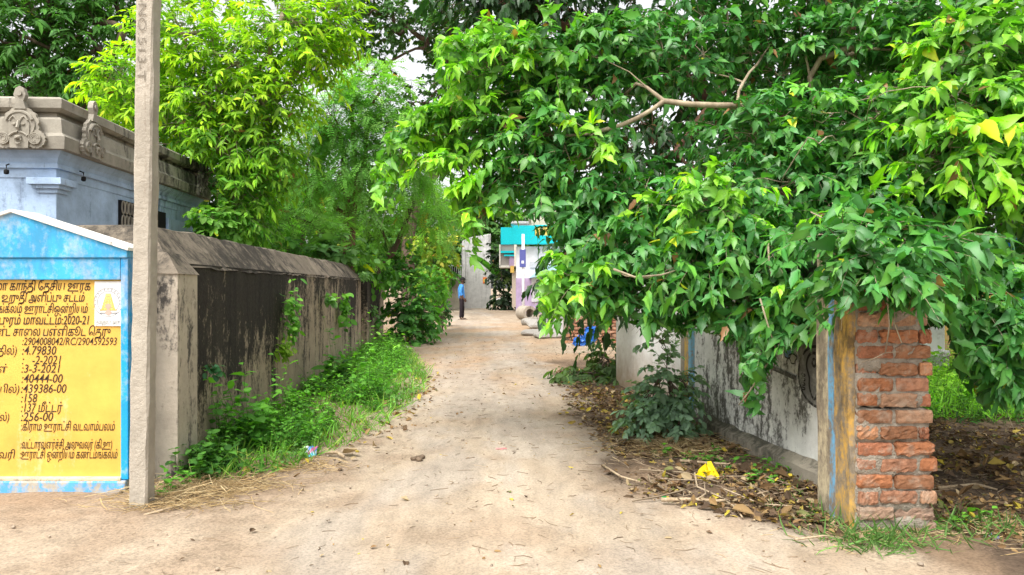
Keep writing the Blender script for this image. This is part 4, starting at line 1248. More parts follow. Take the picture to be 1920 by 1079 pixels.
near_blobs = [
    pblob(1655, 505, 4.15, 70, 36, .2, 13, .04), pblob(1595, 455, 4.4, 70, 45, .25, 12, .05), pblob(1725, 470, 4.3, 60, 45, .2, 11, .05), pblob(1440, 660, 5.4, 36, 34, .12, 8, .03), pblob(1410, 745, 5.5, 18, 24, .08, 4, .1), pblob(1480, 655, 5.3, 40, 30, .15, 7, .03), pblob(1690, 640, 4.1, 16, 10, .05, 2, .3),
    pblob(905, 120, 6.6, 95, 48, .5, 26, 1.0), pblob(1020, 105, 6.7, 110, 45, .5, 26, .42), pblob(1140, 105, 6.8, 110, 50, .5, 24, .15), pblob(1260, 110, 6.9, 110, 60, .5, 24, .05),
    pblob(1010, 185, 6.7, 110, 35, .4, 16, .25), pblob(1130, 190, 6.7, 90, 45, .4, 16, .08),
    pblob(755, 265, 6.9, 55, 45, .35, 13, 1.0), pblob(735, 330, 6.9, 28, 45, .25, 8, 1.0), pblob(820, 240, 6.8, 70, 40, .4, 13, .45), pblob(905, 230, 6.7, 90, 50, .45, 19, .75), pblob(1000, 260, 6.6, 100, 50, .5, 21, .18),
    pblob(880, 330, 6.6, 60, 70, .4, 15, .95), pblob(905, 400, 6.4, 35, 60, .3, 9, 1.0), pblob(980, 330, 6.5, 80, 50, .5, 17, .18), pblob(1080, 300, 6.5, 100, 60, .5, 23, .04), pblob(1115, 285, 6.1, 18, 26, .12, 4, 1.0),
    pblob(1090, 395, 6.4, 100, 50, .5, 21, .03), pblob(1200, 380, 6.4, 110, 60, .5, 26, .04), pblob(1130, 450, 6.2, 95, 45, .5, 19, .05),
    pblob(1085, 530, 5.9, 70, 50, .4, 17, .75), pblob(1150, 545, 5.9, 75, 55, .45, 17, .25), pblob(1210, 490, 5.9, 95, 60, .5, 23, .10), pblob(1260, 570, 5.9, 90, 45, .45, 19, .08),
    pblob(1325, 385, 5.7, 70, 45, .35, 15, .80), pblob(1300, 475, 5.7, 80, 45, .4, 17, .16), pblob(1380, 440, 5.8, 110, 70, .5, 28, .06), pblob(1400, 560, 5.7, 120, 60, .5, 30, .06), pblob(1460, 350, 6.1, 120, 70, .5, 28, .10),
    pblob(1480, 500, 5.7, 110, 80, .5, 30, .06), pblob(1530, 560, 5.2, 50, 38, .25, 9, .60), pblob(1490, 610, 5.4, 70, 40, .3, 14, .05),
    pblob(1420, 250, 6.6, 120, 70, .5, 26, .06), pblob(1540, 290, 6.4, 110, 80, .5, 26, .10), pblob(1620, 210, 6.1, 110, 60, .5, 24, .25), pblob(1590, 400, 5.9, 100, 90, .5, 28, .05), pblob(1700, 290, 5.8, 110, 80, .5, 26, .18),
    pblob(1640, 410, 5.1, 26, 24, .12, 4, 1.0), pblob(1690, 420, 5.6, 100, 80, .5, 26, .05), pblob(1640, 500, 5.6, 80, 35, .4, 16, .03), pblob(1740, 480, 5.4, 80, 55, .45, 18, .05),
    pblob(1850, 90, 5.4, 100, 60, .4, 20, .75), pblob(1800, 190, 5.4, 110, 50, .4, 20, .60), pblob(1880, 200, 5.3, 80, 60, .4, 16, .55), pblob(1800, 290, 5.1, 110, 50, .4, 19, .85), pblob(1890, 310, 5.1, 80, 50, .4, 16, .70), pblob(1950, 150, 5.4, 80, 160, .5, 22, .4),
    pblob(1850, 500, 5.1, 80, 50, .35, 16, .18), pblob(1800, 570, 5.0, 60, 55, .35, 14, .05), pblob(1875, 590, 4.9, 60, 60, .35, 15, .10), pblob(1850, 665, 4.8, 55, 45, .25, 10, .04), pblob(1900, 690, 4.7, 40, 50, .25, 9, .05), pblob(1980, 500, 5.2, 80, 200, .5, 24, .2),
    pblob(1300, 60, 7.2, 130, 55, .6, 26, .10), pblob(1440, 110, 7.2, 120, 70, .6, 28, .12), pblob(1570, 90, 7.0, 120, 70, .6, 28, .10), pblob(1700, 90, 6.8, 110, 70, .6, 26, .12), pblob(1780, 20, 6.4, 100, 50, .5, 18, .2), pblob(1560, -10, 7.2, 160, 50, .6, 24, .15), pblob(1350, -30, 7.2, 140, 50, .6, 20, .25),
    # above the frame: the rest of the crown that shades it
    pblob(1300, -200, 7.4, 260, 130, 1.2, 46, .4), pblob(1700, -200, 6.8, 260, 130, 1.2, 46, .4), pblob(1550, -420, 7.2, 260, 130, 1.2, 36, .5), pblob(1750, 100, 8.6, 260, 200, .9, 40, .1), pblob(1450, 300, 8.6, 260, 180, .8, 46, .05),
]
limbs = [[tb0, P(1570, 560, 7.3), P(1560, 380, 7.0), P(1540, 250, 6.8), P(1500, 60, 6.9)],
         [None, P(1545, 275, 6.8), P(1470, 235, 6.5), P(1385, 200, 6.3), P(1345, 198, 6.2), P(1245, 190, 6.2), P(1180, 135, 6.3), P(1090, 100, 6.5)],
         [None, P(1245, 190, 6.2), P(1195, 222, 6.2), P(1130, 245, 6.3), P(1060, 255, 6.4), P(940, 250, 6.6), P(800, 255, 6.8)],
         [None, P(1390, 202, 6.3), P(1386, 170, 6.35), P(1430, 105, 7.0), P(1480, 40, 7.4)],
         [None, P(1560, 400, 7.0), P(1610, 280, 6.2), P(1632, 190, 5.45), P(1690, 168, 5.2), P(1745, 163, 5.15), P(1830, 200, 5.2)],
         [None, P(1560, 420, 7.0), P(1585, 300, 6.2), P(1560, 255, 5.6), P(1535, 270, 5.45), P(1515, 258, 5.4), P(1470, 330, 5.7)],
         [None, P(1560, 470, 7.1), P(1450, 490, 6.0), P(1300, 490, 5.5), P(1215, 522, 5.35), P(1150, 508, 5.5)],
         [None, P(1565, 480, 7.1), P(1700, 440, 5.8), P(1800, 430, 5.2), P(1850, 480, 5.0)]]
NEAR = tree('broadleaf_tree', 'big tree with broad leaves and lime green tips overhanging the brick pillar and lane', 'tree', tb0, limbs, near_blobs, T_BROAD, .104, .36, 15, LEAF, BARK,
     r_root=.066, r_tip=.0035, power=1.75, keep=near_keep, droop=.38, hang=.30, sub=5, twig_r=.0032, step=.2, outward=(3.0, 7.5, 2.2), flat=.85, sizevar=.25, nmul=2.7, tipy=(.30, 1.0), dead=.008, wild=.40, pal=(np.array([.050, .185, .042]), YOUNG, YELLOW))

for pts_, r_ in (([(1655, 470, 4.05), (1662, 540, 4.02), (1668, 610, 4.0), (1660, 662, 4.0)], .006), ([(1660, 662, 4.0), (1640, 672, 4.02), (1615, 680, 4.05)], .003), ([(1660, 662, 4.0), (1685, 660, 3.98)], .003),
                 ([(1440, 455, 5.2), (1442, 490, 5.2), (1446, 520, 5.2)], .008), ([(1425, 560, 5.1), (1440, 610, 5.05), (1455, 655, 5.05)], .007), ([(1520, 398, 5.2), (1548, 412, 5.2), (1578, 420, 5.2), (1560, 380, 5.2)], .005),
                 ([(1150, 505, 5.35), (1190, 520, 5.3), (1240, 516, 5.3), (1275, 505, 5.4)], .010), ([(1450, 600, 5.2), (1440, 680, 5.2), (1405, 735, 5.25), (1385, 760, 5.3)], .007)):
    m = MB(); m.tube([P(*q) for q in pts_], np.linspace(r_, r_ * .6, len(pts_)), 6); m.build('branch', BARK, NEAR, smooth=True)

# its neighbour behind; leaf colours darkened to stand for deep shade
tb1 = np.array([4.4, 12.5, 0])
tree('shade_tree', 'spreading tree with leaves coloured as in shade behind the overhanging one with reddish trunk at the top', 'tree', tb1,
     [[tb1, (4.2, 12.5, 2.5), (3.2, 12.2, 4.5), P(1110, 60, 11.5), P(1075, -10, 11.5), P(1040, -150, 11.5)], [None, (4.2, 12.5, 2.5), (5.2, 12, 5), (6, 12, 7)]],
     [pblob(930, 0, 10.5, 120, 34, .8, 34, 0), pblob(1060, 40, 11, 110, 45, .8, 30, 0), pblob(1180, 60, 11.5, 110, 80, 1, 34, 0), pblob(1330, 130, 11.5, 150, 120, 1.2, 52, 0), pblob(1500, 200, 11.5, 160, 140, 1.2, 56, 0), pblob(1680, 130, 11, 160, 140, 1.2, 52, 0), pblob(1850, 150, 11, 150, 150, 1.2, 50, 0),
      pblob(1230, 270, 10.8, 110, 90, 1, 40, 0), pblob(1340, 400, 10.5, 140, 110, 1, 46, 0), pblob(1180, 430, 10.2, 110, 90, .8, 36, 0), pblob(1100, 500, 10, 60, 60, .5, 14, 0), pblob(1500, 430, 10.2, 150, 120, 1, 52, 0), pblob(1700, 400, 10, 150, 110, 1, 46, 0), pblob(1870, 380, 9.5, 120, 80, .8, 28, 0),
      pblob(1100, -150, 11, 260, 90, 1.5, 44, 0), pblob(1500, -150, 11, 300, 120, 1.5, 50, 0), pblob(1800, -150, 11, 260, 120, 1.5, 40, 0), pblob(930, -110, 10.5, 140, 60, 1, 24, 0)],
     T_BROAD[:3], .17, .6, 14, LEAF, BARK_RED, nmul=1.7, r_root=.26, r_tip=.008, droop=.5, hang=.6, pal=(np.array([.020, .062, .014]), GREEN, YELLOW), sub=7)

# bright yellow-green tree behind the wall, left of centre
tc0 = np.array([-5.35, 14.6, 0])
tree('mast_tree', 'bright yellow green tree with long drooping leaves behind the long wall', 'tree', tc0,
     [[tc0, P(430, 300, 14.6), P(425, 200, 14.6), P(430, 60, 14.6), P(440, -120, 14.6)], [None, P(428, 230, 14.6), P(410, 200, 14.4), P(405, 80, 14.2), P(380, -60, 14.2)], [None, P(430, 250, 14.6), P(520, 180, 14.3), P(600, 60, 14.3)]],
     [pblob(240, 160, 13.2, 75, 60, .8, 36, 1.0), pblob(230, 230, 13.2, 40, 40, .6, 14, .8), pblob(330, 70, 13.2, 90, 80, .9, 52, 1.0), pblob(440, 120, 13.2, 100, 80, 1, 56, .95), pblob(540, 60, 13.4, 100, 80, 1, 54, .85), pblob(620, 40, 14, 60, 70, .8, 30, .75), pblob(380, 180, 13.2, 90, 70, .9, 48, .75), pblob(500, 190, 13.4, 90, 60, .9, 44, .65), pblob(590, 110, 13.8, 60, 50, .8, 26, .7),
      pblob(330, 250, 13.2, 70, 60, .8, 34, .45), pblob(430, 270, 13.2, 90, 60, .9, 44, .40), pblob(500, 290, 13.5, 60, 60, .9, 30, .28), pblob(450, 350, 13.3, 80, 50, .8, 36, .22), pblob(370, 330, 13.4, 60, 40, .6, 18, .35), pblob(450, 405, 13.4, 70, 45, .8, 30, .12),
      pblob(400, -40, 14, 140, 70, 1.4, 44, .9), pblob(560, -60, 14.2, 130, 70, 1.4, 40, .85), pblob(480, -180, 14.5, 160, 100, 1.5, 44, .8), pblob(420, 200, 15.4, 140, 160, .8, 40, .2)],
     T_LONG, .145, .46, 13, LEAF_MATT, BARK, r_root=.13, r_tip=.006, droop=.25, hang=.08, nmul=2.7, keep=lambda q: (pxy(q)[0] > 408) | (pxy(q)[1] < 184 + (pxy(q)[0] - 105) * .44), sizevar=.2, pal=(np.array([.085, .25, .03]), np.array([.38, .58, .016]), np.array([.42, .46, .03])), sub=7, flat=.8)

# dark tree at the upper left, behind the temple
td0 = np.array([-11.2, 17.5, 0])
tree('rosette_tree', 'dark green tree with whorled leaves rising behind the blue temple', 'tree', td0,
     [[td0, (-11.2, 17.5, 3.5), (-11, 17.4, 6), (-10.5, 17.2, 9)], [None, (-11.2, 17.5, 4), (-9.5, 17, 6.2), (-8.4, 16.8, 7.5)]],
     [pblob(40, 60, 16.8, 100, 80, 1.2, 62, .12), pblob(150, 70, 17.2, 80, 80, 1.1, 46, .08), pblob(60, 150, 16.6, 90, 40, 1, 36, .15), pblob(170, 150, 17, 70, 45, .9, 28, .10), pblob(110, 10, 17.4, 110, 60, 1.2, 44, .15), pblob(220, 20, 18, 70, 70, 1, 30, .15), pblob(0, -60, 17, 160, 80, 1.6, 50, .2), pblob(170, -80, 17.5, 130, 80, 1.5, 40, .25), pblob(-60, 110, 16.5, 90, 120, 1.2, 40, .1), pblob(80, 190, 17.6, 140, 40, .9, 32, .02)],
     T_LONG, .17, .5, 13, LEAF_MATT, BARK_DARK, nmul=3.0, r_root=.22, r_tip=.007, droop=.25, hang=.12, pal=(np.array([.06, .17, .035]), np.array([.14, .33, .045]), YELLOW), sub=8)

# feathery trees behind the wall
FPAL = (np.array([.15, .36, .08]), np.array([.27, .50, .11]), np.array([.40, .36, .05]))
te0 = np.array([P(655, 0, 18.5)[0], 18.5, 0])
tree('feathery_tree', 'airy feather leaved tree with several dark stems above the end of the long wall', 'tree', te0,
     [[te0, P(655, 440, 18.5), P(662, 390, 18.5), P(680, 330, 18.5), P(690, 230, 18.5)], [None, P(660, 400, 18.5), P(648, 350, 18.4), P(640, 260, 18.4), P(620, 200, 18.4)], [None, P(660, 395, 18.5), P(668, 340, 18.3), P(664, 280, 18.2), P(660, 200, 18.2)], [None, P(655, 420, 18.5), P(610, 375, 18.6), P(570, 330, 18.6)]],
     [pblob(620, 210, 18, 75, 40, .8, 46, .5), pblob(700, 190, 18.2, 65, 40, .8, 40, .6), pblob(660, 255, 18, 90, 40, .9, 52, .4), pblob(740, 240, 18.4, 60, 50, .8, 36, .5), pblob(590, 280, 18, 60, 40, .8, 32, .35), pblob(720, 310, 18.4, 75, 45, .8, 40, .4), pblob(640, 330, 17.8, 60, 35, .7, 24, .25), pblob(770, 300, 18.6, 40, 55, .7, 24, .45), pblob(580, 350, 18.2, 60, 40, .7, 24, .2), pblob(700, 150, 18.4, 50, 30, .7, 18, .6)],
     T_FROND, .36, .55, 7, LEAF_MATT, BARK_RED, nmul=1.25, r_root=.16, r_tip=.008, droop=.3, hang=.22, pal=FPAL, sub=6, twig_r=.005)
tf0 = np.array([P(705, 0, 20.2)[0], 20.2, 0])
tree('feathery_tree', 'lower feather leaved tree with black forked branches leaning over the wall end', 'tree', tf0,
     [[tf0, P(708, 505, 20.2), P(735, 475, 20.1), P(752, 440, 20), P(768, 395, 20)], [None, P(735, 475, 20.1), P(775, 450, 20), P(800, 425, 20)], [None, P(735, 470, 20.1), P(715, 430, 20), P(705, 405, 20)]],
     [pblob(740, 400, 19.8, 60, 36, .8, 26, .4), pblob(800, 410, 20.2, 50, 40, .8, 26, .45), pblob(700, 425, 19.8, 45, 40, .8, 20, .35), pblob(820, 380, 21, 36, 50, .8, 22, .5), pblob(770, 350, 20.2, 60, 40, .8, 26, .5)],
     T_FROND, .34, .55, 7, LEAF_MATT, BARK_DARK, r_root=.10, r_tip=.008, droop=.35, hang=.25, pal=FPAL, sub=6, twig_r=.005)
tg0 = np.array([P(560, 0, 17)[0], 17, 0])
tree('feathery_shrub', 'bright feather leaved shrub just showing above the middle of the long wall', 'shrub', tg0,
     [[tg0, P(565, 470, 17), P(570, 420, 17)], [None, P(563, 480, 17), P(600, 440, 17)]],
     [pblob(560, 420, 16.6, 70, 40, .7, 32, .7), pblob(610, 440, 16.8, 50, 36, .7, 20, .6), pblob(510, 430, 16.4, 40, 30, .6, 16, .5), pblob(580, 470, 16.6, 70, 30, .6, 20, .3)],
     T_FROND, .32, .5, 7, LEAF_MATT, BARK_DARK, r_root=.06, droop=.3, hang=.15, pal=FPAL, sub=6, twig_r=.005)

# tall thin crown far behind, with bare limbs against the sky
th0 = np.array([-5.0, 36, 0])
tree('tall_tree', 'tall open crowned tree with bare dark limbs far behind the feathery ones', 'tree', th0,
     [[th0, (-4.8, 36, 5), P(850, 250, 36), P(840, 60, 36), P(800, -120, 36)], [None, P(850, 130, 36), P(800, 90, 35), P(760, 100, 34.5), P(722, 125, 34)], [None, P(852, 200, 36), P(810, 160, 35), P(770, 150, 34.5), P(740, 160, 34)], [None, P(850, 100, 36), P(890, 0, 36)]],
     [pblob(720, 40, 34, 80, 55, 2, 62, .15), pblob(800, 60, 35, 70, 50, 2, 54, .10), pblob(700, 110, 34, 50, 35, 1.5, 24, .15), pblob(780, 190, 35, 60, 30, 1.5, 26, .05), pblob(840, 140, 36, 50, 60, 1.5, 36, .05), pblob(850, 30, 36, 60, 50, 2, 38, .05), pblob(760, -30, 35, 150, 50, 2.5, 60, .2), pblob(860, 230, 36, 50, 35, 1.5, 20, .05), pblob(660, 20, 33, 50, 60, 1.5, 28, .2)],
     T_SMALL, .19, .9, 26, LEAF_MATT, BARK_DARK, nmul=1.5, r_root=.34, r_tip=.012, droop=.2, hang=.2, pal=(np.array([.045, .12, .03]), np.array([.11, .25, .04]), YELLOW), sub=6, twig_r=.008, step=.5)

# far trees that close the lane
for (px, Y, w, hz, lab, pal_) in (
        (880, 60, 4.2, 9.5, 'mid green tree standing behind the tall concrete wall', (np.array([.07, .17, .05]), np.array([.14, .28, .06]), YELLOW)),
        (985, 62, 4.0, 9.0, 'pale grey green tree rising behind the balcony wing', (np.array([.12, .19, .09]), np.array([.2, .28, .1]), YELLOW)),
        (1060, 58, 4.5, 10.5, 'rounded green tree rising behind the turquoise parapet', (np.array([.06, .16, .035]), np.array([.13, .27, .05]), YELLOW)),
        (560, 44, 5.0, 9.0, 'leafy tree filling the gap far behind the feathery stems', (np.array([.05, .15, .03]), np.array([.14, .30, .04]), YELLOW)),
        (420, 34, 5.0, 8.5, 'dense tree in the shade far behind the yellow green one', (np.array([.035, .11, .022]), np.array([.09, .22, .03]), YELLOW)),
        (770, 46, 3.6, 7.5, 'bushy tree behind the end of the lane on the left', (np.array([.06, .18, .035]), np.array([.14, .32, .05]), YELLOW)),
        (200, 30, 5.0, 10.0, 'dense dark tree far behind the temple roof', (np.array([.03, .095, .02]), np.array([.08, .20, .03]), YELLOW))):
    x = (px - 960) / FPX * Y
    nb = []
    for i in range(15):
        a = rng.uniform(0, 6.28); q = rng.uniform(.2, .75)
        nb.append(((x + w * q * math.cos(a), Y + w * .6 * q * math.sin(a), hz * rng.uniform(.35, .9)), (w * .42, w * .4, hz * .15), 46, .3))
    nb.append(((x, Y, hz * .6), (w * .6, w * .5, hz * .3), 50, .1))
    tree('background_tree', lab, 'tree', (x, Y, 0), [[np.array([x, Y, 0]), np.array([x + .2, Y, hz * .3]), np.array([x, Y, hz * .7])]], nb, T_SMALL + T_OVAL[:1], .30, .95, 13, LEAF_MATT, BARK_DARK,
         r_root=.25, r_tip=.015, droop=.3, hang=.35, pal=pal_, group='trees behind the lane', sub=10, stems=False, step=.5)


# ------------------------------------------------------------------ bushes and plants
def bush(name, label, cat, px, py_base, Y, blobs, tm, leaf, twig, nleaf, pal, mat=LEAF_MATT, bark=BARK_DARK, group=None, **kw):
    x = (px - 960) / FPX * Y
    b0 = np.array([x, Y, 0.0])
    blobs = [(np.array(q[0], float),) + tuple(q[1:]) for q in blobs]
    c = np.mean([q[0] for q in blobs], 0)
    st = [[b0, b0 * .6 + c * .4, c]]
    for (q, r, n, y) in blobs[:5]:
        st.append([b0 + rng.normal(size=3) * [.08, .08, 0], b0 * .5 + q * .5 + rng.normal(size=3) * .05, q])
    st = [st[0]] + [[None, s_[0]] + s_[1:] for s_ in st[1:]]
    args = dict(r_root=.03, r_tip=.004, droop=.35, hang=.25, sub=6, step=.12, twig_r=.0035); args.update(kw)
    return tree(name, label, cat, b0, st, blobs, tm, leaf, twig, nleaf, mat, bark, pal=pal, group=group, **args)


DK = (np.array([.035, .105, .025]), np.array([.08, .22, .03]), YELLOW)
MD = (np.array([.075, .22, .04]), np.array([.19, .42, .05]), YELLOW)
PALE = (np.array([.13, .27, .10]), np.array([.22, .40, .12]), YELLOW)
CROT = (np.array([.14, .30, .035]), np.array([.36, .32, .05]), np.array([.50, .24, .08]))
DKL = (DK[0] * 1.7, DK[1] * 1.6, YELLOW)
bush('creeper_bush', 'dark creeper covered bush against the far end of the long wall', 'bush', 765, 640, 19.0,
     [pblob(765, 560, 18.6, 40, 60, .5, 60, .2), pblob(745, 600, 18.2, 30, 45, .4, 36, .3), pblob(790, 600, 18.6, 30, 45, .5, 40, .3), pblob(770, 630, 18.0, 45, 20, .4, 24, .4), pblob(760, 500, 19, 45, 40, .5, 40, .3)], T_OVAL, .12, .30, 11, DKL)
bush('croton_bush', 'yellow green bush with reddish orange tips beside the lane end', 'bush', 830, 590, 24,
     [pblob(822, 462, 24, 42, 32, .8, 60, .75), pblob(835, 490, 24, 26, 30, .7, 36, .55), pblob(810, 510, 23.5, 40, 40, .7, 44, .2), pblob(800, 460, 23.5, 40, 30, .7, 30, .5), pblob(830, 440, 24.5, 45, 25, .7, 26, .6)], T_OVAL, .12, .30, 11, CROT, keep=lane_keep(845))
bush('creeper_mound', 'low blue green creeper mound by the man at the lane edge', 'bush', 830, 590, 27,
     [pblob(830, 580, 27, 30, 16, .8, 44, .2), pblob(815, 560, 26.5, 30, 25, .8, 40, .15), pblob(838, 588, 27, 8, 8, .3, 12, .3)], T_OVAL, .10, .22, 10, keep=lane_keep(846), pal=(BLUEG, np.array([.09, .24, .09]), YELLOW))
bush('leafy_bush', 'mid green leafy bush behind the dark creeper with loose sprays', 'bush', 810, 600, 22,
     [pblob(800, 545, 22, 40, 40, .7, 52, .4), pblob(825, 530, 22.5, 30, 35, .6, 36, .45), pblob(795, 590, 21.5, 28, 35, .6, 36, .35), pblob(835, 560, 23.5, 14, 25, .5, 16, .5)], T_OVAL, .11, .28, 11, (MD[0] * 1.3, MD[1] * 1.2, YELLOW), keep=lane_keep(842))
bush('tall_shrub', 'pale green round leaved shrub peeping over the long wall', 'shrub', 630, 540, 16.2,
     [pblob(630, 470, 15.6, 42, 22, .5, 26, .5), pblob(660, 485, 15.8, 30, 15, .4, 14, .4), pblob(610, 485, 15.4, 25, 14, .4, 10, .4)], T_OVAL, .18, .35, 8, PALE)
bush('tall_shrub', 'light green shrub at the back corner of the blue temple', 'shrub', 405, 520, 13.0,
     [pblob(405, 415, 12.6, 30, 25, .5, 34, .7), pblob(425, 430, 12.8, 25, 20, .4, 20, .6), pblob(400, 450, 12.6, 30, 25, .4, 20, .4)], T_OVAL, .12, .3, 10, (np.array([.10, .26, .05]), np.array([.22, .44, .07]), YELLOW))
bush('understory_shrub', 'shady green undergrowth shrub behind the middle of the wall', 'shrub', 480, 540, 15.0,
     [pblob(470, 450, 14.6, 70, 36, .6, 44, .3), pblob(540, 470, 15.4, 60, 30, .6, 36, .3), pblob(690, 500, 17.4, 50, 30, .6, 34, .3)], T_OVAL, .13, .4, 10, MD)
bush('roadside_bush', 'grey green oval leaved bush growing against the limewashed wall', 'bush', 1270, 810, 7.25,
     [pblob(1225, 745, 7.0, 40, 40, .25, 56, .15), pblob(1265, 770, 6.9, 40, 32, .25, 50, .12), pblob(1205, 785, 6.8, 30, 20, .2, 34, .2), pblob(1290, 730, 7.1, 22, 40, .2, 18, .1), pblob(1250, 690, 7.1, 30, 30, .2, 20, .08), pblob(1235, 635, 7.0, 26, 34, .2, 10, .05), pblob(1280, 800, 6.8, 32, 14, .15, 22, .1)],
     T_OVAL, .062, .17, 9, (np.array([.20, .31, .21]), np.array([.29, .43, .27]), np.array([.3, .3, .08])), r_root=.018, twig_r=.0022, droop=.3, hang=.2)
bush('cut_branch_pile', 'heap of cut leafy branches dumped on the right beside the white wall', 'branches', 1110, 725, 11.3,
     [pblob(1105, 705, 11.3, 50, 16, .5, 52, .25), pblob(1135, 680, 11.6, 30, 34, .4, 34, .02), pblob(1080, 715, 11.0, 36, 10, .4, 28, .35), pblob(1130, 715, 11.0, 30, 14, .4, 24, .1)],
     T_LONG + T_OVAL, .13, .4, 9, (np.array([.065, .12, .04]), np.array([.16, .24, .06]), np.array([.3, .22, .08])), droop=.6, hang=.4)
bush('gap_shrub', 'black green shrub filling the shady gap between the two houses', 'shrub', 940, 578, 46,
     [((-.6, 46, .8), (.8, .6, .8), 40, 0), ((-.6, 46.5, 2.2), (.8, .6, .9), 40, 0), ((-.7, 47, 3.6), (.9, .6, .9), 40, 0)], T_OVAL, .22, .6, 10, (np.array([.012, .03, .010]), np.array([.02, .05, .015]), GREEN))  # near-black leaf colour puts the shade of the gap into the leaves
# banana plant by the tall wall
bx = P(927, 0, 48)[0]
bt = thing('banana_plant', 'banana plant with long torn leaves beside the tall concrete wall', 'plant', (bx, 48, 0))
MB().tube([(bx, 48, -.1), (bx + .02, 48, 1.2), (bx + .05, 48, 2.2)], [.13, .10, .07], 9, (.20, .28, .10)).build('stem', FLATC, bt, smooth=True)
n = 8; ang = rng.uniform(0, 6.28, n)
V, F, C = leaves([leaf_template([.1, .3, .5, .7, .9, 1], [.06, .11, .13, .12, .07, 0], .3, .6, .05, 4)], np.tile([bx + .05, 48, 2.1], (n, 1)), np.stack([np.cos(ang) * .45, np.sin(ang) * .3, np.full(n, .85)], 1), np.tile([0, 0, 1.0], (n, 1)) + rng.normal(size=(n, 3)) * .3, np.full(n, 2.0), np.tile([.10, .28, .05], (n, 1)))
link('leaf_crown', np_mesh('leaf_crown', V - [bx, 48, 0], F, C), bt, [LEAF_MATT])

# plants rooted in the cracks of the long wall
def wall_x(Y): return WC[0] + (ROAD[0] / ROAD[1]) * (Y - WC[1])
for (px, py, n, r, lf, pal_, lab) in (
        (528, 600, 26, (20, 58), .07, MD, 'trailing green weed hanging from a long crack in the black wall'),
        (515, 655, 16, (14, 20), .06, (np.array([.16, .30, .03]), np.array([.28, .42, .04]), YELLOW), 'yellow green tuft at the foot of the crack in the black wall'),
        (634, 578, 16, (14, 26), .10, MD, 'broad leaved seedling sprouting high on the black wall'),
        (603, 560, 4, (8, 6), .12, PALE, 'pale pair of round leaves sticking out of the black wall'),
        (673, 517, 8, (8, 8), .08, PALE, 'small plant rooted on the cap edge of the wall'),
        (378, 693, 5, (5, 10), .05, (BLUEG, np.array([.10, .30, .14]), YELLOW), 'tiny blue green seedling low on the near end of the wall'),
        (692, 585, 7, (8, 12), .08, PALE, 'tiny fern like plant on the older wall stretch')):
    # depth where the view ray meets the wall face
    s_ = (px - 960) / FPX; k_ = ROAD[0] / ROAD[1]
    Y = (WC[0] - k_ * WC[1]) / (s_ - k_)
    q = P(px, py, Y); q[0] += .05
    sh = thing('wall_plant', lab, 'plant', q, 'plants rooted in the long wall')
    N = n * 6
    pos = q + rng.normal(size=(N, 3)) * np.array([.035, r[0] * .45 * Y / FPX / .45, r[1] * .5 * Y / FPX]) + np.array([.05, 0, 0])
    pos[:, 0] = np.maximum(pos[:, 0], [wall_x(yy) + .02 for yy in pos[:, 1]])
    ax = nrm(rng.normal(size=(N, 3)) * .6 + np.array([.8, -.5, -.35])); up = nrm(rng.normal(size=(N, 3)) * .4 + [.5, -.3, .8])
    y_ = rng.random((N, 1)) * .8
    V, F, C = leaves(T_OVAL, pos, ax, up, lf * np.exp(rng.normal(size=N) * .3), (pal_[0] * (1 - y_) + pal_[1] * y_) * np.exp(rng.normal(size=(N, 1)) * .2))
    link('leaves', np_mesh('leaves', V - q, F, C), sh, [LEAF_MATT])
    m = MB()
    for i in range(max(3, n // 3)):
        e = pos[rng.integers(0, N)]; s0 = np.array([wall_x(q[1]) - .01, q[1], q[2] + r[1] * .3 * Y / FPX])
        m.tube([s0, (s0 + e) / 2 + [.04, 0, .03], e], .0035, 4, (.12, .16, .05))
    m.build('stem', FLATC, sh)

# ------------------------------------------------------------------ ground cover
def weed_patch(n_stems, region, hgt, lf, nl, pal_, tm, yfun=None, cap=None):
    """upright leafy stems rooted at the points of region -> leaf mesh arrays"""
    base = region
    n = len(base); h = hgt * np.exp(rng.normal(size=n) * .35)
    lean = rng.normal(size=(n, 3)) * [.28, .28, 0]
    t = np.linspace(.15, 1, nl)[None, :] + rng.normal(size=(n, nl)) * .04
    pos = base[:, None] + (np.array([0, 0, 1.0]) * h[:, None, None] + lean[:, None] * h[:, None, None] * t[..., None]) * t[..., None]
    a = rng.uniform(0, 6.28, (n, 1)) + np.arange(nl)[None] * 2.4
    ax = np.stack([np.cos(a), np.sin(a), .25 + .5 * t - .3 + rng.normal(size=a.shape) * .25], -1).reshape(-1, 3)
    up = nrm(np.array([0, 0, 1.0]) + rng.normal(size=(n * nl, 3)) * .3)
    y_ = np.clip(t.reshape(-1, 1) * .8 + rng.normal(size=(n * nl, 1)) * .2 + np.repeat(rng.normal(size=(n, 1)) * .2, nl, 0), 0, 1)
    col = (pal_[0] * (1 - y_) + pal_[1] * y_) * np.exp(rng.normal(size=(n * nl, 1)) * .15)
    sz = lf * np.exp(rng.normal(size=n * nl) * .3) * (1.15 - .4 * np.clip(t.reshape(-1), 0, 1))
    V, F, C = leaves(tm, pos.reshape(-1, 3), ax, up, sz, col)
    top = pos[:, -1]
    SV, SF = frusta(base, top, np.full(n, .003), np.full(n, .0015), 3)
    SC_ = np.tile(np.array([.12, .22, .05]), (len(SV), 1))
    return V, F, C, SV, SF, SC_


def join(parts):
    Vs = []; Fs = {}; Cs = []; off = 0
    for V, F, C in parts:
        Vs.append(V); Cs.append(C)
        for f in F: Fs.setdefault(f.shape[1], []).append(f + off)
        off += len(V)
    return np.concatenate(Vs), [np.concatenate(Fs[k]) for k in Fs], np.concatenate(Cs)


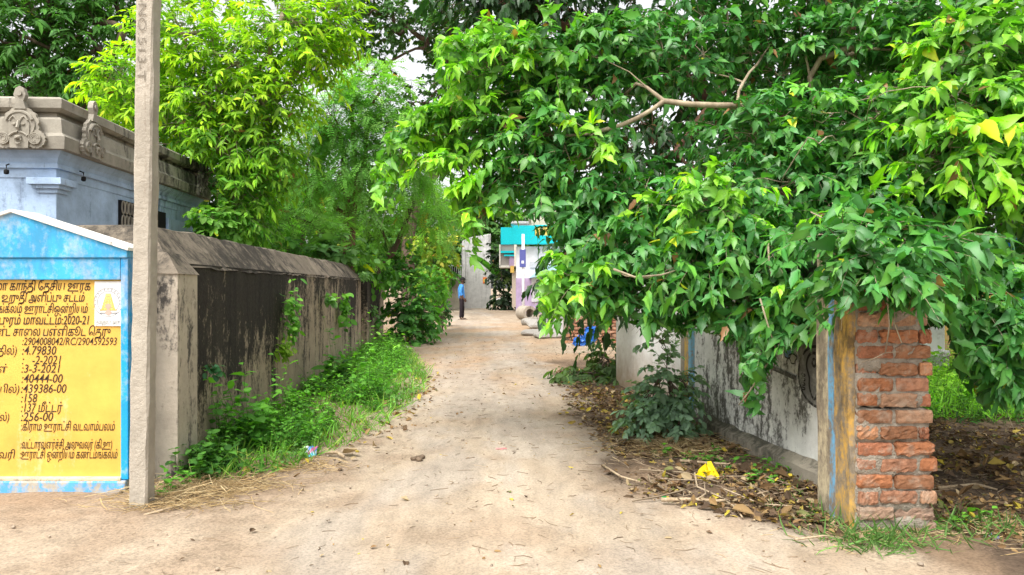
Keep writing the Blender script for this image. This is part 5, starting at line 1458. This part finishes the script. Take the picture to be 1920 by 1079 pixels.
def strip_points(n, y0, y1, f0, f1, seed=0):
    """random ground points between two x(y) curves"""
    y = y0 + (y1 - y0) * rng.random(n) ** 1.0
    a, c = f0(y), f1(y)
    x = a + (c - a) * rng.random(n)
    return np.stack([x, y, gz(x, y) - .005], 1)


def vx(y):   # right-hand edge of the weed strip (photo: 360,920 .. 560,860 .. 800,700 .. 740,650)
    pts = np.array([(5.25, -2.15), (5.7, -1.75), (6.3, -1.62), (7.2, -1.38), (8.5, -1.30), (10, -1.28), (12, -1.45), (14, -1.85), (17, -2.5), (19, -3.0)])
    return np.interp(y, pts[:, 0], pts[:, 1])
def vw(y): return wall_x(y) + .05

parts = []
WEEDP = (np.array([.06, .19, .03]), np.array([.16, .42, .045]), YELLOW)
for (n, y0, y1, a, c, h, lf, nl, tm, pal_) in (
        (1500, 5.4, 16, 0, .85, .17, .042, 9, T_OVAL, WEEDP), (900, 6.2, 17, .1, .8, .26, .05, 11, T_OVAL + T_LONG, WEEDP),
        (900, 5.5, 17, .5, 1.04, .09, .034, 7, T_OVAL, (np.array([.08, .20, .05]), np.array([.17, .36, .09]), YELLOW)), (420, 5.5, 12, 0, .4, .12, .06, 7, T_OVAL, DK)):
    pts = strip_points(n, y0, y1, lambda y: vw(y) + (vx(y) - vw(y)) * a, lambda y: vw(y) + (vx(y) - vw(y)) * c)
    pts = pts[fbm(pts[:, 0] * 2, pts[:, 1] * 2, 3, 77) > .40]
    V, F, C, SV, SF, SC_ = weed_patch(n, pts, h, lf, nl, pal_, tm)
    parts += [(V, F, C), (SV, [SF], SC_)]
gp = strip_points(5200, 5.3, 18, lambda y: vw(y) + .1, lambda y: vx(y) + .12)
N = len(gp)
V, F, C = leaves(T_BLADE, gp, nrm(np.stack([rng.normal(size=N) * .6, rng.normal(size=N) * .6, np.full(N, .8)], 1)), nrm(rng.normal(size=(N, 3)) + [0, 0, .3]), rng.uniform(.07, .20, N), np.array([.12, .30, .04]) * np.exp(rng.normal(size=(N, 1)) * .25) + rng.random((N, 1)) ** 4 * np.array([.25, .16, .06]))
parts.append((V, F, C))
V, F, C = join(parts)
tag(link('weeds', np_mesh('weeds', V, F, C), None, [LEAF_MATT]), 'strip of lush green weeds and grass along the foot of the long wall', 'weeds', kind='stuff')

# single big weeds in that strip
for (px, py, h, lf, ns, pal_, lab) in (
        (448, 850, .42, .10, 26, WEEDP, 'tall broad leaved weed at the near end of the green strip'), (385, 895, .20, .07, 26, DK, 'low round leaved weed at the foot of the wall corner'),
        (300, 928, .14, .06, 6, WEEDP, 'small green weed sprouting between the concrete pole and wall corner'), (632, 735, .40, .11, 22, DK, 'dark ivy like clump against the middle of the wall'),
        (560, 790, .34, .08, 20, WEEDP, 'bushy weed in the middle of the green strip'), (690, 760, .40, .07, 24, WEEDP, 'tall fresh weed near the lane side of the strip'),
        (745, 690, .48, .08, 20, (np.array([.10, .26, .04]), np.array([.22, .46, .06]), YELLOW), 'tallest light green weed at the far end of the strip')):
    g = G(px, py); q = thing('weed_plant', lab, 'weed', g, 'weeds along the long wall')
    pts = g + rng.normal(size=(ns, 3)) * [.10, .10, 0]
    pts[:, 0] = np.maximum(pts[:, 0], wall_x(pts[:, 1]) + .04)
    V, F, C, SV, SF, SC_ = weed_patch(ns, pts, h, lf, 11, pal_, T_OVAL)
    V, F, C = join([(V, F, C), (SV, [SF], SC_)])
    link('foliage', np_mesh('foliage', V - g, F, C), q, [LEAF_MATT])

# yard behind the pillar: grass and weeds; most greens lightened to stand for sunlight
parts = []
yp = strip_points(1300, 8.2, 12.3, lambda y: y * .50, lambda y: y * .78)
V, F, C, SV, SF, SC_ = weed_patch(0, yp, .30, .07, 9, (np.array([.14, .36, .04]), np.array([.32, .58, .06]), YELLOW), T_LONG + T_OVAL); parts += [(V, F, C), (SV, [SF], SC_)]
yp = strip_points(500, 7.4, 9.2, lambda y: y * .50, lambda y: y * .78)
V, F, C, SV, SF, SC_ = weed_patch(0, yp, .20, .05, 9, DK, T_LONG); parts += [(V, F, C), (SV, [SF], SC_)]
yp = strip_points(4000, 7.6, 12.3, lambda y: y * .50, lambda y: y * .78); N = len(yp)
V, F, C = leaves(T_BLADE, yp, nrm(np.stack([rng.normal(size=N) * .5, rng.normal(size=N) * .5, np.full(N, .9)], 1)), nrm(rng.normal(size=(N, 3)) + [0, 0, .3]), rng.uniform(.12, .32, N), np.array([.22, .48, .05]) * np.exp(rng.normal(size=(N, 1)) * .25)); parts.append((V, F, C))
V, F, C = join(parts)
tag(link('yard_weeds', np_mesh('yard_weeds', V, F, C), None, [LEAF_MATT]), 'grass and weeds coloured sunlit green in the yard behind the brick pillar', 'grass', kind='stuff')
# grass about the pillar foot
pts = np.concatenate([np.stack([rng.normal(2.0, .16, 420), rng.normal(4.08, .10, 420)], 1), np.stack([rng.normal(1.86, .10, 160), rng.normal(4.45, .22, 160)], 1), np.stack([rng.normal(2.62, .12, 200), rng.normal(4.25, .12, 200)], 1), np.stack([rng.normal(2.95, .10, 150), rng.normal(4.1, .1, 150)], 1)])
pts = np.column_stack([pts, gz(pts[:, 0], pts[:, 1]) - .004]); N = len(pts)
V, F, C = leaves(T_BLADE, pts, nrm(np.stack([rng.normal(size=N) * .8, rng.normal(size=N) * .8 - .15, np.full(N, .6)], 1)), nrm(rng.normal(size=(N, 3)) + [0, 0, .3]), rng.uniform(.05, .15, N), np.array([.10, .20, .05]) * np.exp(rng.normal(size=(N, 1)) * .3))
tag(link('grass', np_mesh('grass', V, F, C), None, [LEAF_MATT]), 'thin green grass tufts around the foot of the brick pillar', 'grass', kind='stuff')
# green seedlings in the litter
parts = []
for px, py, k, s in ((1350, 868, 6, .1), (1430, 862, 8, .14), (1480, 892, 12, .16), (1405, 905, 6, .08), (1450, 880, 5, .1), (1310, 868, 3, .05), (1255, 858, 3, .05), (1790, 990, 8, .1)):
    g = G(px, py); pts = g + rng.normal(size=(k, 3)) * [s, s, 0]
    V, F, C, SV, SF, SC_ = weed_patch(0, pts, .07, .055, 6, WEEDP, T_OVAL); parts += [(V, F, C), (SV, [SF], SC_)]
V, F, C = join(parts)
tag(link('seedlings', np_mesh('seedlings', V, F, C), None, [LEAF_MATT]), 'fresh green seedlings coming up through the dead leaves', 'seedlings', kind='stuff')

# dead leaves, twigs and straw
def litter_pts(n, x0, x1, y0, y1, mask):
    x = rng.uniform(x0, x1, n); y = rng.uniform(y0, y1, n)
    k = mask(x, y) > rng.random(n)
    x, y = x[k], y[k]
    return np.stack([x, y, gz(x, y)], 1)
def in_right(x, y):
    wx_ = np.where(y < 7.8, np.interp(y, [4.72, 7.8], [2.26, 1.86]), np.interp(y, [7.8, 10.75], [1.86, 1.5]))
    yard = (x > 2.5) & (y < 8.6)
    road_side = (x < np.where(y < 4.75, 1.9, wx_ - .12))
    return humus_mask(x, y) * (yard | road_side)
pl = litter_pts(70000, .3, 6.5, 3.6, 12.5, lambda x, y: in_right(x, y) * sstep(.32, .62, fbm(x * 2.2, y * 2.2, 3, 91)))
N = len(pl); pl[:, 2] += rng.random(N) ** 2 * .05 + .008
DPAL = np.array([(.20, .12, .055), (.28, .18, .08), (.13, .085, .05), (.34, .26, .15), (.10, .065, .04), (.40, .30, .07), (.48, .38, .05), (.16, .17, .06)])
ci = rng.choice(8, N, p=[.2, .17, .2, .13, .14, .07, .04, .05])
V1 = leaves(T_DRY, pl, nrm(np.column_stack([rng.normal(size=(N, 2)), rng.normal(size=N) * .25])), nrm(rng.normal(size=(N, 3)) * .45 + [0, 0, 1]), .038 * np.exp(rng.normal(size=N) * .45), .8 * DPAL[ci] * np.exp(rng.normal(size=(N, 1)) * .2))
# strays on the lane and the left verge
pl = litter_pts(1700, -3.2, 2.0, 3.2, 22, lambda x, y: np.full(len(x), .55) * (x > wall_x(np.maximum(y, 5.4)) + .2)); N = len(pl); pl[:, 2] += .012
ci = rng.choice(8, N, p=[.25, .2, .12, .17, .1, .06, .06, .04])
V2 = leaves(T_DRY, pl, nrm(np.column_stack([rng.normal(size=(N, 2)), rng.normal(size=N) * .15])), nrm(rng.normal(size=(N, 3)) * .3 + [0, 0, 1]), .028 * np.exp(rng.normal(size=N) * .5), DPAL[ci])
pl = litter_pts(900, -2.4, -.9, 5.0, 12, lambda x, y: sstep(.45, .0, np.abs(x - vx(y) - .1))); N = len(pl); pl[:, 2] += .015
V3 = leaves(T_DRY, pl, nrm(np.column_stack([rng.normal(size=(N, 2)), rng.normal(size=N) * .25])), nrm(rng.normal(size=(N, 3)) * .4 + [0, 0, 1]), .06 * np.exp(rng.normal(size=N) * .4), DPAL[rng.choice(8, N, p=[.2, .22, .1, .25, .05, .08, .06, .04])])
V, F, C = join([V1, V2, V3])
tag(link('leaf_litter', np_mesh('leaf_litter', V, F, C, False), None, [DRY]), 'brown and yellow dead leaves scattered over the ground under the trees', 'dead leaves', kind='stuff')
def straws(n, pts, L, r, col, tilt=.12):
    a = rng.uniform(0, 6.28, n); d = np.stack([np.cos(a), np.sin(a), rng.normal(size=n) * tilt], 1) * (L * np.exp(rng.normal(size=n) * .4))[:, None]
    b_ = nrm(np.cross(d, [0, 0, 1.0])) * rng.normal(size=(n, 1)) * .12 * np.linalg.norm(d, axis=1, keepdims=True)
    q0, q1, q2 = pts - d / 2, pts + b_, pts + d / 2
    rr = r * np.exp(rng.normal(size=n) * .3)
    VA, FA = frusta(q0, q1, rr, rr, 3); VB, FB = frusta(q1, q2, rr, rr * .7, 3)
    c = np.repeat(np.array(col)[rng.integers(0, len(col), n)] * np.exp(rng.normal(size=(n, 1)) * .2), 6, 0)
    return [(VA, [FA], c), (VB, [FB], c)]
pl = litter_pts(8500, .3, 6.5, 3.5, 12, lambda x, y: in_right(x, y)); N = len(pl); pl[:, 2] += rng.random(N) * .035 + .004
parts = straws(N, pl, .11, .0022, [(.20, .15, .10), (.32, .25, .17), (.12, .09, .065), (.26, .19, .12)])
pl = litter_pts(2600, -3.4, 2.2, 3.0, 16, lambda x, y: np.full(len(x), .6) * (x > wall_x(np.maximum(y, 5.4)) + .2)); N = len(pl); pl[:, 2] += .012
parts += straws(N, pl, .06, .0016, [(.22, .155, .10), (.36, .27, .18)], .05)
for px, py, s, k in ((1190, 835, .10, 10), (1250, 905, .25, 8), (1400, 930, .25, 10), (1330, 800, .2, 8), (1450, 850, .2, 10)):
    g = G(px, py); pts = g + rng.normal(size=(k, 3)) * [s, s, 0] + [0, 0, .04]
    parts += straws(k, pts, .34, .006, [(.36, .28, .19), (.28, .21, .14)], .06)
V, F, C = join(parts)
tag(link('twigs', np_mesh('twigs', V, F, C), None, [DRY]), 'dry twigs and stalks strewn through the leaf litter', 'twigs', kind='stuff')
parts = []
for px, py, sx_, sy_, k, zz_ in ((370, 930, .20, .16, 700, .06), (330, 955, .22, .08, 260, .03), (450, 915, .16, .12, 260, .03), (560, 880, .2, .12, 160, .02), (1250, 840, .26, .25, 900, .06), (1310, 845, .16, .16, 300, .05), (1890, 1010, .12, .12, 120, .03), (1650, 1010, .25, .1, 160, .02)):
    g = G(px, py); pts = g + rng.normal(size=(k, 3)) * [sx_, sy_, 0]; pts[:, 2] = gz(pts[:, 0], pts[:, 1]) + rng.random(k) ** 1.5 * zz_ + .006
    parts += straws(k, pts, .13, .0016, [(.52, .38, .19), (.44, .31, .15), (.60, .47, .27), (.34, .24, .12)], .2)
V, F, C = join(parts)
tag(link('straw', np_mesh('straw', V, F, C), None, [DRY]), 'loose heaps of dry tan straw by the pole and in the litter', 'straw', kind='stuff')
# pebbles
pl = litter_pts(2600, -3.4, 3.5, 2.9, 20, lambda x, y: .3 + .7 * sstep(.5, .7, fbm(x * 2, y * 2, 3, 15)))
m = MB(); 
for q in pl:
    if q[0] < wall_x(max(q[1], 5.4)) + .15 and q[1] > 5: continue
    s = .006 * math.exp(rng.normal() * .5)
    m.rough(q + (0, 0, s * .3 + .006), (s * 2, s * 1.6, s * 1.2), rng.uniform(0, 3), s * .12, (2, 2, 2), 3, np.array([.40, .32, .24]) * rng.uniform(.55, 1.2))
tag(m.build('gravel', FLATC, None, smooth=True), 'fine grit and pebbles loose on the lane', 'gravel', kind='stuff')


# ------------------------------------------------------------------ single things lying about
def crumple(name, label, cat, g, size, col, seed, cols2=None, mat=None, rz=0):
    m = MB(); n = 12; V = []; r_ = np.random.default_rng(seed)
    th = np.linspace(0, 2 * math.pi, 18, endpoint=False)
    for k, (f, zf) in enumerate(((1.0, .0), (.95, .35), (.7, .75), (.35, .95), (.05, 1.0))):
        for a in th:
            j = 1 + .28 * r_.normal() * (k > 0) + .12 * math.sin(3 * a + seed)
            V.append((g[0] + size[0] * f * j * math.cos(a) * .5, g[1] + size[1] * f * j * math.sin(a) * .5, g[2] + max(.002, size[2] * zf * (1 + .35 * r_.normal()))))
    F = [(k * 18 + i, k * 18 + (i + 1) % 18, (k + 1) * 18 + (i + 1) % 18, (k + 1) * 18 + i) for k in range(4) for i in range(18)] + [tuple(range(72, 90)), tuple(range(18))[::-1]]
    m.add(V, F, col)
    if cols2:
        for i in range(len(m.c[0])):
            if r_.random() < .35: m.c[0][i] = cols2
    return tag(m.build(name, mat or PLASTIC, None), label, cat)


PLASTIC = m_col('thin_plastic', .35, .5, 30, .15, .4, .004)
crumple('plastic_bag', 'crumpled bright yellow plastic bag lying on the leaf litter', 'bag', G(1325, 897), (.17, .11, .07), (.80, .60, .01), 3)
crumple('snack_wrapper', 'small red and yellow wrapper at the foot of the roadside bush', 'wrapper', G(1291, 822), (.09, .07, .09), (.82, .55, .02), 5, (.65, .03, .05))
crumple('plastic_bag', 'blue and white torn plastic scrap right of the brick pillar', 'bag', G(1860, 1018), (.11, .06, .03), (.06, .20, .62), 8, (.6, .65, .7))
crumple('plastic_sheet', 'flattened yellow and orange wrapper sheet behind the grass right of the pillar', 'wrapper', G(1800, 985), (.30, .14, .02), (.62, .46, .05), 9, (.62, .22, .05))
crumple('plastic_scrap', 'pale plastic scrap among weeds at the far end of the wall', 'scrap', G(755, 655), (.30, .2, .06), (.62, .60, .55), 12)
g = G(582, 860) + [0, 0, .055]
m = MB(); n = 9; V = []
for j in range(n):
    for i in range(n):
        u, v_ = i / (n - 1) - .5, j / (n - 1) - .5
        V.append(g + np.array([u * .105, v_ * .05 + .006 * math.sin(9 * u + 5 * v_), v_ * .075 + .006 * math.sin(14 * u)]))
m.add(V, [(j * n + i, j * n + i + 1, (j + 1) * n + i + 1, (j + 1) * n + i) for j in range(n - 1) for i in range(n - 1)], (.55, .68, .85))
for k in range(n * n):
    i, j = k % n, k // n
    if i < 3 and 3 < j: m.c[0][k] = (.72, .75, .80)
    elif abs(i - j) < 2 and i > 2: m.c[0][k] = (.62, .10, .30)
    elif j >= 5: m.c[0][k] = (.05, .22, .65)
    elif j < 3: m.c[0][k] = (.16, .62, .85)
o = tag(m.build('snack_packet', PLASTIC, None), 'shiny blue and pink foil packet lying on the weeds', 'packet')
sm = o.modifiers.new('thick', 'SOLIDIFY'); sm.thickness = .006
m = MB(); g = G(940, 844); m.rough(g + (0, 0, .012), (.105, .03, .008), .3, .002, (6, 3, 1), 6, (.70, .30, .30)); tag(m.build('paper_strip', FLATC, None), 'faded pink strip of paper lying on the lane', 'paper')
m = MB(); g = G(1245, 938); m.rough(g + (0, 0, .02), (.032, .02, .026), .3, .001, (4, 3, 4), 3, (.03, .48, .12)); tag(m.build('bottle_cap', PLASTIC, None, smooth=True), 'small bright green cap on the brown litter', 'cap')
m = MB(); g = G(788, 863)
for i in range(7): m.rough(g + (rng.normal() * .03, rng.normal() * .03, .014), (.05, .045, .03), rng.uniform(0, 3), .003, (4, 4, 3), 3, np.array([.17, .12, .08]) * rng.uniform(.8, 1.2))
tag(m.build('dung_clod', FLATC, None, smooth=True), 'brown crumbled clod of dung on the left of the lane', 'clod')
for pts, r, lab in ((((1240, 948), (1290, 950), (1345, 950), (1360, 952)), .014, 'thick pale dry stalk lying across the front of the litter'), (((1360, 948), (1380, 965), (1392, 980)), .008, 'short bent stick running on from the pale stalk'),
                    (((1275, 872), (1340, 880), (1400, 880)), .012, 'long fibrous dry stalk above the yellow bag'), (((1270, 830), (1360, 842), (1440, 838), (1475, 852)), .013, 'curved dry palm stalk along the foot of the white wall'),
                    (((1130, 880), (1165, 905), (1200, 912)), .009, 'forked grey stick at the lane edge of the litter'), (((1420, 925), (1452, 960)), .007, 'thin grey twig pointing from the seedlings'), (((1490, 1022), (1545, 1018), (1580, 1020)), .007, 'dark twig in front of the brick pillar'),
                    (((610, 858), (632, 860), (645, 866)), .018, 'pale broken stick beside the weed strip'), (((270, 975), (330, 962), (350, 955)), .007, 'thin dry stalk at the foot of the concrete pole'), (((1760, 925), (1830, 920), (1870, 928)), .012, 'dry frond stalk in the shaded yard')):
    m = MB(); q = np.array([G(*p_) for p_ in pts]); q[:, 2] = r + .022 + np.arange(len(q)) % 2 * .01
    m.tube(q, np.linspace(r, r * .6, len(q)), 7, np.array([.42, .32, .20]) * (.55 if 'dark' in lab or 'grey' in lab else 1))
    tag(m.build('dry_stick', m_bark('stick_bark', (.24, .17, .10), (.46, .36, .24), 30) if 'stick_bark' not in bpy.data.materials else bpy.data.materials['stick_bark'], None, smooth=True), lab, 'stick', 'sticks lying on the ground')
for px, py, s, lab, cc in ((215, 933, .07, 'grey stone at the foot of the notice board', (.34, .29, .24)), (945, 575, .9, 'pale boulder at the end of the lane below the banana plant', (.55, .52, .50)), (1352, 800, .20, 'dark squared stone leaning at the wall foot by the bush', (.16, .14, .12)), (1480, 880, .07, 'rounded pinkish stone among seedlings', (.40, .32, .28))):
    g = G(px, py); m = MB(); m.rough(g + (0, 0, s * .3), (s * 1.3, s, s * .8), .4, s * .03, (6, 5, 5), 4, cc)
    tag(m.build('stone', m_col('stone_face', .9, .15, 14, .4, .6, .02) if 'stone_face' not in bpy.data.materials else bpy.data.materials['stone_face'], None, smooth=True), lab, 'stone')

# overhead wire in front of the yellow-green tree
m = MB(); m.tube([P(500, -120, 14), P(525, 0, 14.5), P(575, 120, 16), P(640, 260, 20)], .008, 5, (.02, .02, .02))
tag(m.build('overhead_wire', FLATC, None), 'thin black wire crossing in front of the yellow green tree', 'wire')


# ------------------------------------------------------------------ the man standing in the lane
def skin(name, chains, parent, mat, origin, sub=2):
    """chains: list of [(point, radius), ...]; a chain may begin at an existing point"""
    V = []; R = []; E = []; idx = {}
    for ch in chains:
        prev = None
        for p, r in ch:
            k = tuple(round(c, 4) for c in p)
            if k not in idx:
                idx[k] = len(V); V.append(p); R.append(r)
            if prev is not None: E.append((prev, idx[k]))
            prev = idx[k]
    me = bpy.data.meshes.new(name)
    me.from_pydata([tuple(map(float, v)) for v in V], E, [])
    o = bpy.data.objects.new(name, me); COL.objects.link(o)
    o.modifiers.new('skin', 'SKIN')
    for i, r in enumerate(R):
        sv = me.skin_vertices[0].data[i]
        sv.radius = (r, r) if np.isscalar(r) else r
        sv.use_root = (i == 0)
    s_ = o.modifiers.new('sub', 'SUBSURF'); s_.levels = sub; s_.render_levels = sub
    dg = bpy.context.evaluated_depsgraph_get()
    me2 = bpy.data.meshes.new_from_object(o.evaluated_get(dg))
    bpy.data.objects.remove(o); bpy.data.meshes.remove(me)
    me2.name = name
    me2.polygons.foreach_set('use_smooth', np.ones(len(me2.polygons), bool))
    me2.materials.clear()
    at = me2.color_attributes.get('Col') or me2.color_attributes.new('Col', 'FLOAT_COLOR', 'POINT')
    ob = link(name, me2, parent, [mat])
    return ob


pg = G(866, 600)
man = thing('person', 'man in blue long sleeved shirt, dark trousers and black cap standing in the lane', 'person', pg)
man.scale = (1.02, 1.02, 1.02)
SKINM = m_plain('brown_skin', (.10, .05, .03), .55, .4, .1)
SHIRT = m_plain('blue_shirt', (.06, .25, .62), .8, .2, .25, 9, .3)
TROU = m_plain('dark_trousers', (.022, .016, .020), .85, .2, .3, 9)
BLACKC = m_plain('black_cloth', (.012, .013, .012), .8, .2)
SHOEM = m_plain('tan_sandal', (.16, .12, .09), .7, .3)
HAIRM = m_plain('black_hair', (.008, .007, .006), .6, .3)
ch = [[((0, 0, .95), .12), ((-.01, 0, 1.12), .115), ((-.02, 0, 1.32), .13), ((-.01, 0, 1.45), .085), ((.01, 0, 1.52), .055), ((.035, 0, 1.60), .072), ((.035, 0, 1.68), .092), ((.03, 0, 1.76), .075)]]
ch.append([((.035, 0, 1.60), .072), ((.085, 0, 1.585), .034)])                 # chin
ch.append([((.035, 0, 1.68), .092), ((.115, 0, 1.665), .026), ((.142, 0, 1.645), .014)])   # nose
for sd in (-1, 1):
    sh = ((-.01, 0, 1.45), .085)
    el = (-.05 if sd < 0 else .0, sd * .235, 1.14); wr = (.09, sd * .225, .92); pm_ = (.13, sd * .22, .86)
    ch.append([sh, ((-.01, sd * .12, 1.43), .075), ((-.015, sd * .185, 1.40), .062), (tuple((np.array((-.015, sd * .185, 1.40)) + el) / 2), .05), (el, .042), (tuple((np.array(el) + wr) / 2), .038), (wr, .028), (pm_, .034)])
    for k, (dx, ln) in enumerate(((-.024, .072), (-.008, .085), (.009, .080), (.024, .062))):        # four fingers
        f0 = (pm_[0] + dx + .018, pm_[1], pm_[2] - .028); f1 = (f0[0] + .012, pm_[1] - sd * .004, f0[2] - ln * .5); f2 = (f1[0] - .006, pm_[1] - sd * .018, f1[2] - ln * .5)
        ch.append([(pm_, .034), (f0, .0095), (f1, .0085), (f2, .007)])
    ch.append([(wr, .028), ((wr[0] + .035, wr[1] - sd * .008, wr[2] - .02), .012), ((wr[0] + .075, wr[1] - sd * .022, wr[2] - .055), .009)])   # thumb
    ch.append([((0, 0, .95), .12), ((0, sd * .09, .88), .095), ((.005 + sd * .03, sd * .10, .50), .058), ((.0 + sd * .03, sd * .10, .28), .05), ((-.02 + sd * .04, sd * .10, .09), .038), ((.02 + sd * .04, sd * .10, .045), .036), ((.12 + sd * .04, sd * .105, .03), .03), ((.17 + sd * .04, sd * .105, .025), .022)])
skin('body', ch, man, SKINM, pg)
sc_ = [[((-.005, 0, .86), (.15, .155)), ((-.01, 0, 1.0), (.145, .15)), ((-.02, 0, 1.15), (.14, .15)), ((-.03, 0, 1.32), (.15, .165)), ((-.02, 0, 1.44), (.10, .12)), ((.0, 0, 1.505), (.068, .068))]]
for sd in (-1, 1):
    el = np.array((-.05 if sd < 0 else .0, sd * .24, 1.14)); wr = np.array((.09, sd * .228, .92))
    sc_.append([((-.02, 0, 1.44), (.10, .12)), ((-.015, sd * .14, 1.425), .088), ((-.015, sd * .19, 1.39), .078), (tuple((np.array((-.015, sd * .19, 1.39)) + el) / 2), .070), (tuple(el), .062), (tuple(el * .6 + wr * .4), .056), (tuple(el * .5 + wr * .5), .058)])
skin('shirt', sc_, man, SHIRT, pg)
tc_ = [[((-.005, 0, .98), (.13, .14)), ((-.005, 0, .90), (.135, .14))]]
for sd in (-1, 1):
    tc_.append([((-.005, 0, .90), (.135, .14)), ((0, sd * .085, .80), .105), ((.005 + sd * .03, sd * .10, .50), .080), ((.0 + sd * .03, sd * .10, .28), .070), ((-.015 + sd * .04, sd * .10, .09), .066)])
skin('trousers', tc_, man, TROU, pg)
for sd in (-1, 1):
    m = MB(); x0 = pg[0] + .04 * sd
    m.prism([(-.09, -.045), (.06, -.05), (.17, -.045), (.21, 0), (.17, .045), (.06, .05), (-.09, .045), (-.11, 0)], (x0, pg[1] + sd * .103, 0), (1, 0, 0), (0, 1, 0), (0, 0, 1), .0, .028)
    m.tube([(x0 + .10, pg[1] + sd * .103 - .052, .02), (x0 + .09, pg[1] + sd * .103 - .03, .07), (x0 + .09, pg[1] + sd * .103 + .03, .07), (x0 + .10, pg[1] + sd * .103 + .052, .02)], .014, 6)
    m.build('sandal', SHOEM, man, smooth=False)
def dome(mb, c, r, z0, n=16, k=6):
    V = []
    for j in range(k + 1):
        a = z0 + (math.pi / 2 - z0) * j / k
        V += [(c[0] + r[0] * math.cos(a) * math.cos(t_), c[1] + r[1] * math.cos(a) * math.sin(t_), c[2] + r[2] * math.sin(a)) for t_ in np.arange(n) / n * 2 * math.pi]
    mb.add(V, [(j * n + i, j * n + (i + 1) % n, (j + 1) * n + (i + 1) % n, (j + 1) * n + i) for j in range(k) for i in range(n)])
hc = pg + np.array([.03, 0, 1.70])
m = MB(); dome(m, hc + (0, 0, .01), (.118, .105, .115), .0)
m.prism([(.05, -.085), (.13, -.075), (.20, -.04), (.215, 0), (.20, .04), (.13, .075), (.05, .085)], hc + (0, 0, .008), (1, 0, -.12), (0, 1, 0), (0, 0, 1), 0, .014)
m.build('cap', BLACKC, man, smooth=False)
m = MB(); dome(m, hc + (-.022, 0, -.055), (.098, .095, .10), -.2); m.build('hair', HAIRM, man, smooth=True)
for sd in (-1, 1):
    m = MB(); m.rough(hc + (.0, sd * .097, -.05), (.035, .018, .055), 0, .001, (3, 3, 4), 3); m.build('ear', SKINM, man, smooth=True)
    m = MB(); m.rough(hc + (.088, sd * .036, -.018), (.014, .026, .014), 0, 0, (3, 3, 3), 3); m.build('eye', HAIRM, man)
m = MB(); m.tube([hc + (.085, -.03, -.088), hc + (.105, 0, -.086), hc + (.085, .03, -.088)], .008, 6); m.build('lips', m_plain('lips', (.12, .04, .03)), man)
m = MB(); dome(m, hc + (.055, 0, -.105), (.06, .062, -.055), -.3); m.build('beard', HAIRM, man, smooth=True)
